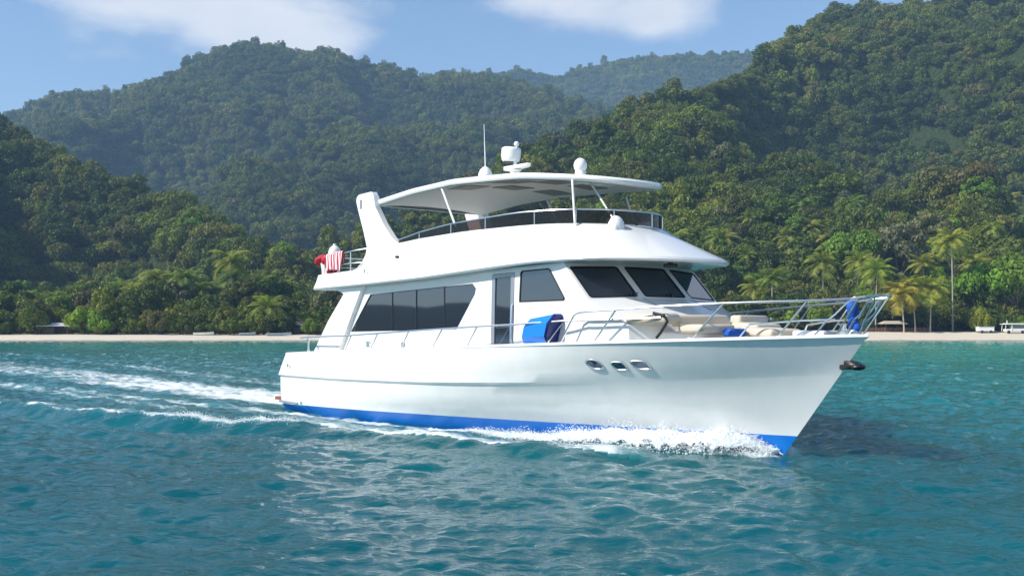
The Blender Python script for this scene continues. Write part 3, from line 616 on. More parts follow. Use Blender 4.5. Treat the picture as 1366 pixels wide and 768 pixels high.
# side glazing: four panes a side, the sliding door, the wheelhouse window
def lerp_at(pts, u, top):
    (a, b) = pts; return a[1] + (b[1]-a[1])*(u-a[0])/(b[0]-a[0])
MU = [5.96, 7.15, 8.46]
for side in (1, -1):
    zt = lambda u: 3.70+(u-4.82)*0.0306; zb = lambda u: 2.60+(u-3.72)*0.0132
    polys = []
    polys.append([(3.72, 2.60), (MU[0], zb(MU[0])), (MU[0], zt(MU[0])), (4.82, 3.70)])
    polys.append([(MU[0], zb(MU[0])), (MU[1], zb(MU[1])), (MU[1], zt(MU[1])), (MU[0], zt(MU[0]))])
    polys.append([(MU[1], zb(MU[1])), (MU[2], zb(MU[2])), (MU[2], zt(MU[2])), (MU[1], zt(MU[1]))])
    polys.append([(MU[2], zb(MU[2])), (9.03, 2.67), (9.82, 3.58), (9.86, 3.72), (9.72, 3.85), (MU[2], zt(MU[2]))])
    for q, p in enumerate(polys):
        cu = sum(a for a, b in p)/len(p); cz = sum(b for a, b in p)/len(p); g = [(cu+(a-cu)*0.975, cz+(b-cz)*0.975) for a, b in p]
        fr = P(MB().slab([(a, b) for a, b in p], [g], fside(side, HV-0.022), 0.035), 'window_frame', black, house)
        dv = 0.004*((q*7) % 3-1)
        P(MB().slab(g, [], lambda a, b, w, dv=dv, cu=cu: L(a, side*(HV-0.036+w+dv*(a-cu)), b), 0.008), 'window_pane', glass, fr)
    fr = P(MB().slab([(10.46, 2.15), (11.32, 2.17), (11.38, 4.06), (10.52, 4.04)], [[(10.59, 2.22), (11.19, 2.24), (11.25, 3.97), (10.65, 3.95)]], fside(side, HV+0.012), 0.06), 'door_frame', alu, house, bevel=0.008)
    P(MB().slab([(10.58, 2.21), (11.20, 2.23), (11.26, 3.98), (10.64, 3.96)], [], fside(side, HV-0.02), 0.012), 'sliding_door', glass, fr)
    P(MB().tube([L(11.29, side*(HV+0.03), 2.35), L(11.30, side*(HV+0.055), 2.5), L(11.33, side*(HV+0.055), 3.2), L(11.34, side*(HV+0.03), 3.3)], 0.02), 'handrail', steel, fr)
    cu, cz = 12.25, 3.72; g = [(cu+(a-cu)*0.95, cz+(b-cz)*0.93) for a, b in PWIN]
    fr = P(MB().slab([(cu+(a-cu)*1.012, cz+(b-cz)*1.015) for a, b in PWIN], [g], fside(side, HV+0.006), 0.04), 'window_frame', rubber, house)
    P(MB().slab(g, [], fside(side, HV-0.008), 0.01), 'window_pane', glass, fr)
# windscreen: three facets with pillars
def facet(i):
    A, B, C_, D = [Vector(q) for q in (wb[i], wb[i+1], wt_[i+1], wt_[i])]
    nrm = (B-A).cross(D-A).normalized(); nrm = nrm if nrm.x > 0 else -nrm
    def fr(a, b, w): p = (A*(1-a)+B*a)*(1-b) + (D*(1-a)+C_*a)*b; return L(*(p + nrm*w))
    return fr
def rrect(a0, b0, a1, b1, ra, rb, n=4):
    pts = []
    for (cx, cy, s0) in ((a1-ra, b0+rb, -90), (a1-ra, b1-rb, 0), (a0+ra, b1-rb, 90), (a0+ra, b0+rb, 180)):
        for k in range(n+1): t = R(s0 + 90*k/n); pts.append((cx+ra*math.cos(t), cy+rb*math.sin(t)))
    return pts
scr = []
ext = [(0.055, 0.93), (0.07, 0.93), (0.07, 0.955)]
mb = MB()
for i in range(3):
    f = facet(i); a0, a1 = ext[i]; hole = rrect(a0, 0.045, a1, 0.865, 0.04, 0.05)
    mb.slab([(0, 0), (1, 0), (1, 1), (0, 1)], [hole], f, 0.06, rim=False)
wsc = P(mb, 'windscreen_surround', white, house, angle=30)
for i in range(3):
    f = facet(i); a0, a1 = ext[i]
    fr = P(MB().slab(rrect(a0-0.005, 0.04, a1+0.005, 0.87, 0.045, 0.055), [rrect(a0+0.022, 0.075, a1-0.022, 0.835, 0.03, 0.04)], lambda a, b, w: f(a, b, w+0.008), 0.03), 'windscreen_frame', rubber, house)
    P(MB().slab(rrect(a0+0.015, 0.065, a1-0.015, 0.845, 0.03, 0.04), [], lambda a, b, w: f(a, b, w-0.006), 0.01), 'windscreen_pane', glass, fr)
    if i < 2:
        x = 0.86 if i == 0 else 0.62
        P(MB().box(f(x, 0.06, 0.03), (0.07, 0.07, 0.06)).tube([f(x, 0.06, 0.05), f(x-0.03, 0.16, 0.045)], 0.012).tube([f(x-0.22, 0.1, 0.03), f(x-0.03, 0.10, 0.035), f(x+0.10, 0.12, 0.03)], 0.009), 'wiper', black, house)
# trunk in front of the windscreen
mb = MB()
mb.rows([[L(*p) for p in wb], [L(*p) for p in tf], [L(p[0]+0.03, p[1], 2.37) for p in tf]])
for s in (0, 3):
    sd_ = 1 if s == 0 else -1
    mb.add([L(wb[s][0], sd_*HV, wb[s][2]), L(*tf[s]), L(tf[s][0]+0.03, tf[s][1], 2.37), L(wb[s][0], sd_*HV, 2.34)], [(0, 1, 2, 3)])
P(mb, 'trunk', white, house, angle=25)
for (p, q) in (((wb[1], tf[1])), ((wb[2], tf[2]))):
    P(MB().tube([L(p[0]+0.004, p[1], p[2]+0.004), L(q[0]*0.5+p[0]*0.5+0.004, (q[1]+p[1])/2, (p[2]+q[2])/2+0.004)], 0.007, 6), 'panel_seam', alu, house)

# flybridge: brow, coaming, aft deck
def ring(u_aft, v, u0, A, e, z, n1=16, n2=22):
    """half outline from the starboard quarter round the bow to the port quarter"""
    pts = [(u_aft + (u0-u_aft)*k/n1, v) for k in range(n1)]
    for k in range(n2+1):
        t = math.pi*k/n2; c = math.cos(t); s = math.sin(t)
        pts.append((u0 + A*abs(s)**(2/e), v*abs(c)**(2/e)*(1 if c >= 0 else -1)))
    pts += [(u_aft + (u0-u_aft)*k/n1, -v) for k in range(n1-1, -1, -1)]
    return [(u, vv, z(u) if callable(z) else z) for u, vv in pts]
def zi(xs, ys): return lambda u: float(np.interp(u, xs, ys))
zb_ = zi([1.9, 5, 7.8, 10.4, 12.1, 14, 15.5], [3.90, 3.96, 4.03, 4.15, 4.22, 4.235, 4.20])
z_edge = lambda u: zb_(u)+0.10
ctop = zi([2.0, 4.3, 4.75, 5.1, 5.5, 6.0, 7.1, 9, 12, 13.4], [4.36, 4.43, 4.55, 4.72, 4.92, 5.12, 5.19, 5.235, 5.22, 5.19])
vtop = zi([2.0, 4.3, 5.6, 6.5], [2.50, 2.48, 2.18, 2.12])
R0 = ring(2.15, 2.10, 11.3, 3.3, 2.6, lambda u: zb_(u)+0.03)
R1 = ring(1.97, 2.56, 11.5, 3.76, 2.6, zb_)
R2 = ring(2.02, 2.60, 11.5, 3.83, 2.6, lambda u: zb_(u)+0.045)
R3 = ring(2.05, 2.585, 11.5, 3.79, 2.6, z_edge)
RT = ring(2.16, 2.12, 10.0, 3.40, 2.6, ctop)
RT = [(u, (vtop(u)/2.12)*v, z) for u, v, z in RT]
def mixr(a, b, t, bul=0.0): return [tuple(p[i]*(1-t)+q[i]*t + (bul if i == 2 else 0) for i in range(3)) for p, q in zip(a, b)]
RI = [(u - 0.10*(1 if u > 12.5 else 0), v*(1-0.08/max(abs(v), 0.5)), z+0.004) for u, v, z in RT]
RD = [(u - 0.12*(1 if u > 12.5 else 0), v*(1-0.10/max(abs(v), 0.5)), min(z-0.02, 4.36)) for u, v, z in RT]
mb = MB(); mb.rows([[L(*p) for p in r] for r in (R0, R1, R2, R3, mixr(R3, RT, 0.30, -0.015), mixr(R3, RT, 0.65, -0.02), mixr(R3, RT, 0.95, 0.0), RT, RI, RD)])
fly = P(mb, 'flybridge', white, angle=28)
mb = MB(); n = len(R0)
for rr_, nm in ((R0, 'soffit'), (RD, 'flybridge_deck')):
    m2 = MB(); k = len(rr_)//2; m2.rows([[L(*rr_[i]), L(*rr_[-1-i])] for i in range(k+1)]); P(m2, nm, white if nm == 'soffit' else deckm, fly)
mb = MB(); mb.rows([[L(*R1[0]), L(*R1[-1])], [L(*R3[0]), L(*R3[-1])], [L(*RT[0]), L(*RT[-1])], [L(*RD[0]), L(*RD[-1])]]); mb.rows([[L(*R0[0]), L(*R0[-1])], [L(*R1[0]), L(*R1[-1])]]); P(mb, 'flybridge_transom', white, fly)
P(MB().box(L(6.33, 2.345, 4.72), (0.13, 0.04, 0.055)), 'air_vent', black, fly)
P(MB().box(L(4.95, 2.55, 4.37), (0.03, 0.03, 0.12)), 'vent_slot', alu, fly)
# arch wings carrying the hardtop
WG = [(3.30, 4.38), (3.70, 4.45), (4.12, 4.66), (4.36, 4.92), (4.42, 5.12), (4.24, 5.57), (3.98, 6.14), (3.82, 6.52), (3.84, 6.64), (3.97, 6.72), (4.68, 6.74), (4.80, 6.60), (4.88, 6.28), (5.30, 5.75), (5.75, 5.32), (6.20, 5.06), (6.7, 4.6), (5.5, 4.4)]
for side in (1, -1):
    ar = P(MB().slab(WG, [], fside(side, 2.16), 0.22), 'arch_wing', white, fly, bevel=0.03)
    P(MB().box(L(4.12, side*2.165, 6.42), (0.10, 0.02, 0.26)), 'arch_light', alu, ar)
# hardtop
HU = zi([4.5, 6.5, 8.4, 11.2, 13.0, 13.7], [6.42, 6.58, 6.63, 6.50, 6.30, 6.20])
HT = ring(4.55, 2.02, 9.4, 4.25, 2.3, 0.0, 14, 26)
def ht(scale, dz): 
    return [(9.0+(u-9.0)*scale, v*scale, HU(u)+dz+0.0*u) for u, v, z in HT]
mb = MB(); rws = [ht(0.955, -0.085), ht(0.985, -0.085), ht(0.998, -0.05), ht(1.0, 0.0), ht(0.99, 0.055), ht(0.95, 0.085), ht(0.6, 0.14)]
mb.rows([[L(*p) for p in r] for r in rws])
for r in (rws[-1],):
    k = len(r)//2; mb.rows([[L(*r[i]), L((r[i][0]+r[-1-i][0])/2, 0, r[i][2]+0.03), L(*r[-1-i])] for i in range(k+1)])
mb.rows([[L(*r[0]), L(*r[-1])] for r in rws])
hard = P(mb, 'hardtop', white, angle=40)
mb = MB(); r = ht(0.957, -0.075); k = len(r)//2
mb.rows([[L(u_, a*abs(v_), z_-0.02+0.10*(1-a*a)) for a in (-1, -0.6, -0.2, 0.2, 0.6, 1)] for (u_, v_, z_) in [r[i] for i in range(k+1)]]); P(mb, 'headliner', liner, hard, angle=60)
def under_z(u, v): return HU(u)-0.100+0.10*(1-min(1, (v/1.95))**2)
for (u, v) in ((10.15, 1.25), (10.75, 0.35), (10.8, -0.85), (8.75, 0.1), (8.95, -1.2), (8.15, 1.2), (12.1, 0.4)):
    m2 = MB(); q = [(u-0.42, v-0.42), (u+0.42, v-0.42), (u+0.42, v+0.42), (u-0.42, v+0.42)]
    m2.add([L(a, b, under_z(a, b)-0.012) for a, b in q] + [L(a, b, under_z(a, b)+0.02) for a, b in q], [(0, 1, 2, 3), (0, 1, 5, 4), (1, 2, 6, 5), (2, 3, 7, 6), (3, 0, 4, 7)]); P(m2, 'roof_hatch', liner_d, hard)
for side in (1, -1):
    P(MB().tube([L(7.90, side*1.93, 6.52), L(8.72, side*1.98, 5.22)], 0.032), 'hardtop_post', white_mat, hard)
    P(MB().tube([L(12.6 if side > 0 else 11.2, side*(1.5 if side > 0 else 1.85), 6.27), L(12.82 if side > 0 else 11.5, side*(1.62 if side > 0 else 2.0), 5.18)], 0.028), 'hardtop_post', white_mat, hard)
# flybridge rail with brown acrylic screens
def rail_ring(): 
    zz = zi([5.9, 7, 8.4, 11.2, 13.4], [5.20, 5.36, 5.48, 5.55, 5.53])
    return [(u, v*0.985, zz(u)) for u, v, z in RT if u >= 5.75]
RR = rail_ring(); RB = [(u, v*0.985, z) for u, v, z in RT if u >= 5.75]
P(MB().tube([L(*p) for p in RR], 0.022), 'flybridge_rail', steel, fly)
mb = MB(); mb.rows([[L(u, v, z+0.01) for u, v, z in RB], [L(u, v, z-0.02) for u, v, z in RR]]); P(mb, 'wind_screen', acryl, fly)
for i in range(2, len(RR)-1, 3):
    P(MB().tube([L(RB[i][0], RB[i][1], RB[i][2]), L(*RR[i])], 0.015, 6), 'rail_post', steel, fly)
# helm and bench on the flybridge
P(MB().box(L(12.2, -0.5, 4.80), (0.7, 1.6, 0.9)), 'helm_console', white_mat, fly, bevel=0.08)
P(MB().box(L(10.8, -0.5, 4.75), (0.6, 0.6, 0.14)).box(L(10.52, -0.5, 5.1), (0.14, 0.6, 0.65)).box(L(10.8, -0.5, 4.52), (0.2, 0.2, 0.36)), 'helm_seat', mat('brown_vinyl', (0.06, 0.035, 0.03), 0.6), fly, bevel=0.05)
P(MB().box(L(8.6, 1.3, 4.6), (2.4, 0.6, 0.45)).box(L(8.6, -1.3, 4.6), (2.4, 0.6, 0.45)), 'bench', mat('cream_vinyl', (0.5, 0.46, 0.4), 0.6), fly, bevel=0.05)
# antennas and covers on the hardtop
def top_z(u, v): return HU(u)+0.13
def dome(u, v, r, whip=None):
    z = top_z(u, v)+0.07; o = P(MB().lathe([(0.10, 0), (0.09, 0.03), (0.045, 0.06), (0.045, 0.13), (r*0.45, 0.15), (r*0.95, 0.20), (r, 0.28), (r*0.96, 0.36), (r*0.75, 0.46), (r*0.4, 0.53), (r*0.08, 0.56)], L(u, v, z)), 'antenna_dome', white_mat, hard, angle=60)
    if whip: P(MB().tube([L(u, v, z+0.5), L(u-0.06, v, z+whip)], [0.018, 0.008], 6), 'whip_antenna', white_mat, o)
    return o
d1 = dome(7.45, 0.05, 0.205, 1.78); P(MB().box(L(7.58, 0.19, 6.98), (0.08, 0.03, 0.06)), 'dome_label', alu, d1)
P(MB().lathe([(0.15, 0), (0.13, 0.12), (0.10, 0.2)], L(12.0, 0.65, top_z(12, .6)-0.05)).ball(L(12.0, 0.65, top_z(12, .6)+0.22), (0.17, 0.17, 0.19)), 'searchlight_cover', white_mat, hard, angle=60)
zr = top_z(8.7, 0)+0.06; rm = P(MB().lathe([(0.25, -0.03), (0.22, 0.08), (0.14, 0.12), (0.12, 0.25), (0.2, 0.3)], L(8.7, 0, zr)), 'radar_mast', white_mat, hard, angle=60)
P(MB().add([L(8.42, 0.18, zr+0.30), L(9.25, 0.10, zr+0.34), L(9.25, -0.10, zr+0.34), L(8.42, -0.18, zr+0.30), L(8.42, 0.18, zr+0.42), L(9.35, 0.06, zr+0.43), L(9.35, -0.06, zr+0.43), L(8.42, -0.18, zr+0.42)], [(0,1,2,3),(4,5,6,7),(0,1,5,4),(1,2,6,5),(2,3,7,6),(3,0,4,7)]), 'mast_bracket', white_mat, rm, bevel=0.02)
P(MB().tube([L(8.72, 0, zr+0.4), L(8.72, 0, zr+0.58)], 0.05), 'radar_stem', white_mat, rm)
P(MB().lathe([(0.22, 0), (0.25, 0.03), (0.27, 0.12), (0.275, 0.30), (0.27, 0.36), (0.22, 0.40)], L(8.52, 0, zr+0.56), 20, Matrix.Rotation(R(6), 3, 'Y')), 'radar_drum', white_mat, rm, angle=50)
P(MB().lathe([(0.2, 0), (0.2, 0.025)], L(8.52, 0, zr+0.535)), 'radar_base', black, rm)
P(MB().tube([L(8.78, 0, zr+0.85), L(8.78, 0, zr+1.0)], 0.025).ball(L(8.78, 0, zr+1.02), 0.075), 'mast_light', white_mat, rm)
# pole from the hardtop to a covered light on the brow
cl = MB(); cu_, cv_, cz_ = 13.42, 0.85, 5.03
cl.ball(L(cu_, cv_, cz_+0.08), (0.20, 0.20, 0.27)); cl.ball(L(cu_+0.05, cv_-0.06, cz_-0.06), (0.19, 0.17, 0.15)); cl.ball(L(cu_+0.05, cv_+0.10, cz_+0.0), (0.13, 0.13, 0.17)); cl.lathe([(0.14, 0), (0.13, 0.12)], L(cu_, cv_, cz_-0.2))
cvr = P(cl, 'covered_light', mat('white_canvas', (0.78, 0.78, 0.77), 0.8, bump=0.6, bscale=7), fly); crumple(cvr, 0.045, 6.0, 5.0)
P(MB().box(L(cu_+0.18, cv_+0.10, cz_-0.06), (0.06, 0.06, 0.05)), 'toggle', black, cvr)
P(MB().tube([L(12.5, 0.85, 6.33), L(13.38, 0.85, 5.25)], 0.022), 'stay_pole', white_mat, hard)
# lamp under the brow
P(MB().tube([L(14.55, 0.42, 4.16), L(14.66, 0.10, 4.16)], 0.045).box(L(14.6, 0.26, 4.2), (0.05, 0.1, 0.06)), 'brow_lamp', black, fly)

# deck rails
def rail_pt(u):
    v, z = sheer(min(u, 19.3)); return float(v), float(z)
def tubeP(pts, r, name='rail', par=None): return P(MB().tube([L(*p) for p in pts], r), name, steel, par)
for side in (1, -1):
    pts = [(1.42, side*2.72, 2.40)]
    for u, z in ((1.9, 2.43), (4.4, 2.49), (6, 2.56), (8.3, 2.66), (10.5, 2.745), (12, 2.80), (13.4, 2.87), (14.1, 2.885), (15.0, 2.91)):
        pts.append((u, side*(rail_pt(u)[0]-0.04), z))
    pts += [(15.8, side*(rail_pt(15.8)[0]-0.06), 2.93)]
    lower = tubeP(pts, 0.024, 'side_rail')
    for ub, ut, zt in ((1.87, 1.87, 2.43), (4.20, 4.62, 2.50), (5.62, 6.05, 2.56), (7.16, 7.60, 2.63), (8.64, 9.12, 2.69), (10.12, 10.55, 2.745)):
        v, z = rail_pt(ub); tubeP([(ub, side*(v-0.07), z), (ut, side*(rail_pt(ut)[0]-0.04), zt)], 0.02, 'stanchion', lower)
    v, z = rail_pt(1.87); P(MB().lathe([(0.05, 0), (0.03, 0.1), (0.03, 0.35), (0.06, 0.4)], L(1.87, side*(v-0.07), z)), 'post_foot', steel, lower)
    # bow rail, rising and leaning outboard
    up = [(13.30, side*(rail_pt(13.3)[0]-0.07), rail_pt(13.3)[1]), (13.72, side*(rail_pt(13.7)[0]-0.03), 2.98), (13.86, side*(rail_pt(13.8)[0]-0.02), 3.045), (14.1, side*(rail_pt(14)[0]), 3.075)]
    for u, z in ((15.0, 3.12), (16.0, 3.17), (17.0, 3.21), (17.9, 3.235), (18.7, 3.25), (19.3, 3.28)):
        up.append((u, side*(rail_pt(u)[0]+0.05+0.20*max(0, (u-16)/3.5)), z))
    up += [(19.65, side*0.42, 3.31), (19.82, side*0.22, 3.335), (19.88, 0, 3.34)]
    bow = tubeP(up, 0.023, 'bow_rail')
    def on_rail(u):
        U = [q[0] for q in up]; return (u, float(np.interp(u, U, [q[1] for q in up])), float(np.interp(u, U, [q[2] for q in up])))
    for ub, ut in ((14.22, 14.86), (16.42, 17.15), (18.0, 18.62), (18.95, 19.5)):
        v, z = rail_pt(ub); tubeP([(ub, side*(v-0.07), z), on_rail(ut)], 0.020, 'stanchion', bow)
    for ub, um, ut in ((18.6, 18.85, 19.42), (19.12, 19.28, 19.80)):
        v, z = rail_pt(ub); a = on_rail(ut)
        tubeP([(ub, side*max(v-0.07, 0.04), z), (um, a[1]*0.35+side*v*0.65, z+0.28), (um+0.18, a[1]*0.6+side*v*0.4, z+0.43), (ut-0.2, a[1]*0.95, a[2]-0.09), a], 0.020, 'hoop', bow)
    v, z = rail_pt(19.30); tubeP([(19.30, side*max(v-0.05, 0.05), z), (19.76, side*0.24, 3.31)], 0.020, 'stanchion', bow)
    # inner low rail round the foredeck
    tubeP([(17.2, side*(rail_pt(17.2)[0]-0.3), 2.5), (17.4, side*(rail_pt(17.4)[0]-0.3), 2.78), (18.3, side*(rail_pt(18.3)[0]-0.25), 2.86), (18.9, side*(rail_pt(18.9)[0]-0.15), 2.88)], 0.02, 'grab_rail', bow)
# flybridge aft rail
mb = MB(); mb.tube([L(4.5, 2.12, 5.08), L(4.1, 2.3, 5.04), L(3.7, 2.36, 5.0), L(2.3, 2.36, 4.93), L(2.25, 0, 4.93), L(2.3, -2.36, 4.93), L(4.4, -2.34, 5.06)], 0.02); mb.tube([L(4.35, 2.12, 4.68), L(3.9, 2.34, 4.66), L(2.3, 2.36, 4.62), L(2.25, 0, 4.62), L(2.3, -2.36, 4.62), L(4.2, -2.34, 4.68)], 0.015)
ar = P(mb, 'aft_rail', steel, fly)
for u, v in ((2.3, 2.36), (3.1, 2.36), (3.85, 2.36), (2.3, -2.36), (3.85, -2.36), (2.26, 0)): P(MB().tube([L(u, v, 4.35), L(u, v, 4.98)], 0.016), 'rail_post', steel, ar)
# cleat and fitting by the cockpit
P(MB().box(L(5.35, 2.66, 2.24), (0.16, 0.08, 0.16)).tube([L(5.2, 2.66, 2.31), L(5.5, 2.66, 2.31)], 0.025), 'mooring_cleat', steel, bevel=0.01)
P(MB().box(L(7.05, 2.62, 2.26), (0.1, 0.08, 0.14)), 'fuel_filler', alu, bevel=0.01)
# foredeck hatch and windlass
P(MB().box(L(18.35, 0.0, 2.58), (0.75, 0.8, 0.16)), 'deck_hatch', white, bevel=0.05)
P(MB().lathe([(0.16, 0), (0.16, 0.12), (0.09, 0.14), (0.09, 0.24), (0.14, 0.28)], L(18.95, 0, 2.52)), 'windlass', steel)

# foredeck seating base (part of the boat), loose cushions are things of their own
P(MB().box(L(15.75, 0, 2.53), (1.5, 2.9, 0.22)), 'seat_base', white, house, bevel=0.06)
beige = mat('beige_vinyl', (0.62, 0.53, 0.42), 0.6, var=0.06, scale=3, bump=0.12, bscale=12)
def soft(name, u, v, z, size, rz=0.0, label='', group=None, m=None, pitch=0.0, bevel=0.07):
    mb = MB(); mb.box((0, 0, size[2]/2), size); o = mb.build(name, m or beige, bevel=bevel, angle=60)
    o.matrix_world = BM @ Matrix.Translation(L(u, v, z)) @ Matrix.Rotation(rz, 4, 'Z') @ Matrix.Rotation(pitch, 4, 'Y')
    return tag(o, label, 'cushion', group)
soft('sofa_cushion', 15.35, 1.72, 2.79, (1.15, 0.55, 0.24), R(6), 'beige cushion forming the rounded arm of the foredeck sofa', 'foredeck cushions', bevel=0.10)
P(MB().tube([L(15.62, 1.99, 3.03), L(15.9, 1.97, 2.98), L(15.98, 1.95, 2.85), L(15.8, 1.97, 2.6), L(15.7, 1.98, 2.5)], 0.03), 'black_piping', rubber, house)
soft('backrest_cushion', 15.85, 0.72, 2.74, (0.28, 1.5, 0.26), R(-8), 'long beige backrest cushion under the windscreen trunk', 'foredeck cushions')
soft('backrest_cushion', 16.0, -0.85, 2.74, (0.28, 1.4, 0.26), R(10), 'beige backrest cushion at the far end of the foredeck sofa', 'foredeck cushions')
soft('seat_cushion', 16.35, 1.12, 2.60, (0.75, 1.0, 0.19), R(-6), 'beige seat cushion beside the rail, left of the blue towel', 'foredeck cushions')
soft('seat_cushion', 16.55, -0.35, 2.66, (0.7, 1.0, 0.16), R(4), 'loose beige cushion tilted on the middle of the sofa', 'foredeck cushions', pitch=R(5))
soft('seat_cushion', 17.42, 0.35, 2.52, (0.95, 0.9, 0.19), R(-10), 'low beige sun pad lying furthest forward on the deck', 'foredeck cushions', pitch=R(3))
bluecloth = mat('blue_cloth', (0.01, 0.09, 0.42), 0.75, var=0.3, scale=5, bump=0.5, bscale=9)
o = soft('folded_towel', 16.98, 0.98, 2.53, (0.30, 0.42, 0.17), R(-20), 'folded blue towel between the beige foredeck cushions', None, bluecloth, bevel=0.05); o['category'] = 'towel'

# blue tub on the side deck
tub = empty('plastic_tub', W(12.35, 2.42, 2.28), BA); tag(tub, 'bright blue plastic tub lying on its side on the side deck near the sliding door', 'tub')
bp_ = mat('blue_plastic', (0.008, 0.20, 0.72), 0.3); bp_shade = mat('shaded_blue_plastic', (0.006, 0.014, 0.16), 0.35)  # second, darker blue holds the shade painted on the bow-facing end
def octo(r, k=8, ph=22.5): return [(r*math.cos(R(ph+360*j/k)), r*math.sin(R(ph+360*j/k))) for j in range(k)]
def orow(u, r, z0, shear=0.0): return [(u + shear*(b+r), -a*0.78, z0+b) for a, b in octo(r)]
mb = MB(); mb.rows([orow(-0.36, 0.30, 0.31, 0.32), orow(-0.33, 0.335, 0.34, 0.32), orow(0.42, 0.385, 0.385, 0.30), orow(0.50, 0.40, 0.39, 0.30)], True)
mb.add(orow(-0.36, 0.30, 0.31, 0.32), [tuple(range(8))]); mb.build('tub_shell', bp_, tub, bevel=0.02)
mb = MB(); a = orow(0.502, 0.40, 0.39, 0.30); b = orow(0.56, 0.36, 0.39, 0.30); mb.rows([a, b], True); mb.add(b, [tuple(range(8))]); tub_end = mb.build('tub_shaded_end', bp_shade, tub, bevel=0.015)  # bow end of the tub, its shade put into the colour
MB().tube([(0.76, 0.2, 0.62), (0.71, 0.02, 0.40), (0.62, -0.2, 0.1)], 0.012).build('end_strap', white_mat, tub_end)

# blue jacket tied to the pulpit
jk = empty('tied_cover', W(19.12, 0.0, 2.60), BA); jk.scale = (0.8, 0.8, 0.95); tag(jk, 'bright blue cloth bundle tied upright inside the bow rail', 'cloth bundle')
mb = MB(); mb.ball((0, 0, 0.48), (0.14, 0.16, 0.22)); mb.ball((-0.06, 0.05, 0.62), (0.12, 0.13, 0.12)); mb.ball((0.03, 0, 0.22), (0.11, 0.12, 0.22)); mb.ball((0.1, -0.04, 0.12), (0.16, 0.12, 0.13)); mb.ball((0.0, 0.02, 0.36), (0.10, 0.13, 0.22)); crumple(mb.build('cloth', bluecloth, jk), 0.06, 6.0, 3.1)
MB().ball((0.05, 0.02, 0.72), (0.07, 0.07, 0.06)).build('white_knot', white_mat, jk); MB().lathe([(0.17, -0.05), (0.17, 0.05), (0.12, 0.13), (0.04, 0.15)], (0.06, 0, 0)).build('white_base', white_mat, jk, angle=60)
# things on the aft flybridge
redcloth = mat('red_cloth', (0.42, 0.012, 0.03), 0.8, var=0.3, scale=5, bump=0.5, bscale=9)
fb = empty('ball_fender', W(2.55, 2.15, 4.98), BA); tag(fb, 'white ball fender hanging on the aft flybridge rail', 'fender')
MB().ball((0, 0, 0.06), (0.20, 0.20, 0.25)).build('fender_body', white_mat, fb); MB().lathe([(0.05, 0.28), (0.05, 0.36)]).build('fender_eye', white_mat, fb)
mt = empty('outboard_motor', W(2.18, 2.22, 4.36), BA); tag(mt, 'small white outboard motor under a red cloth at the flybridge corner', 'outboard motor')
mb = MB(); mb.rows([[(-0.16+0.02*i, -0.14, z) for i in (0, 1)] for z in (0, 0.4)]); mb = MB()
mb.rows([[(x+dx, y, z) for x, y in ((-0.14, -0.13), (0.16, -0.13), (0.16, 0.13), (-0.14, 0.13))] for dx, z in ((0.04, 0.0), (0.02, 0.2), (-0.06, 0.42), (-0.1, 0.5))], True); mb.build('motor_leg', white_mat, mt, bevel=0.04)
mb = MB(); mb.ball((-0.22, 0, 0.50), (0.30, 0.24, 0.14), rot=Matrix.Rotation(R(-12), 3, 'Y')); mb.ball((0.06, 0, 0.48), (0.24, 0.22, 0.18)); mb.ball((0.26, 0, 0.28), (0.13, 0.2, 0.30), rot=Matrix.Rotation(R(-14), 3, 'Y')); mb.ball((-0.42, 0, 0.43), (0.12, 0.17, 0.10)); crumple(mb.build('red_cloth', redcloth, mt), 0.05, 6.0, 1.7)
def striped():
    m = mat('red_white_stripes', (0.5, 0.02, 0.06), 0.8, bump=0.3, bscale=10); t = m.node_tree; b = t.nodes['Principled BSDF']
    c = N(t, 'ShaderNodeTexCoord'); w = N(t, 'ShaderNodeTexWave', bands_direction='X'); w.inputs['Scale'].default_value = 2.6; w.inputs['Distortion'].default_value = 1.6; w.inputs['Detail'].default_value = 2; t.links.new(c.outputs['Object'], w.inputs['Vector'])
    st = M(t, 'GREATER_THAN', w.outputs['Fac'], 0.50); x = N(t, 'ShaderNodeMix', data_type='RGBA'); x.inputs[6].default_value = (0.55, 0.015, 0.06, 1); x.inputs[7].default_value = (0.78, 0.74, 0.74, 1); t.links.new(st, x.inputs[0]); t.links.new(x.outputs[2], b.inputs['Base Color']); return m
stm = striped()
def towel(u0, w, ztop, zbot, label, seed):
    rows = []
    for i in range(13):
        t = i/12; z = ztop - (ztop-zbot)*t; row = []
        for j in range(13):
            x = -w/2 + w*j/12; row.append((x*(1+0.10*math.sin(seed+2*t)), -0.045 - 0.035*math.sin(x*17+seed+t*2)*(0.3+t) - 0.03*t, z-ztop+0.03*math.sin(x*9+seed)*t))
        rows.append(row)
    back = [[(x, 0.05, -0.30+0.02*math.sin(x*12)) for x, y, z in rows[0]], [(x, 0.035, 0.0) for x, y, z in rows[0]], [(x, 0.0, 0.035) for x, y, z in rows[0]]]
    o = MB().rows(back+rows).build('beach_towel', stm); s = o.modifiers.new('thickness', 'SOLIDIFY'); s.thickness = 0.012
    o.matrix_world = BM @ Matrix.Translation(L(u0, 2.38, ztop)); tag(o, label, 'towel', 'striped towels on the aft rail'); return o
towel(2.72, 0.42, 4.98, 4.47, 'red and white striped towel on the aft rail beside the ball fender', 0.5)
towel(3.22, 0.48, 5.02, 4.45, 'red and white striped towel hanging on the aft rail nearest the arch', 2.2)
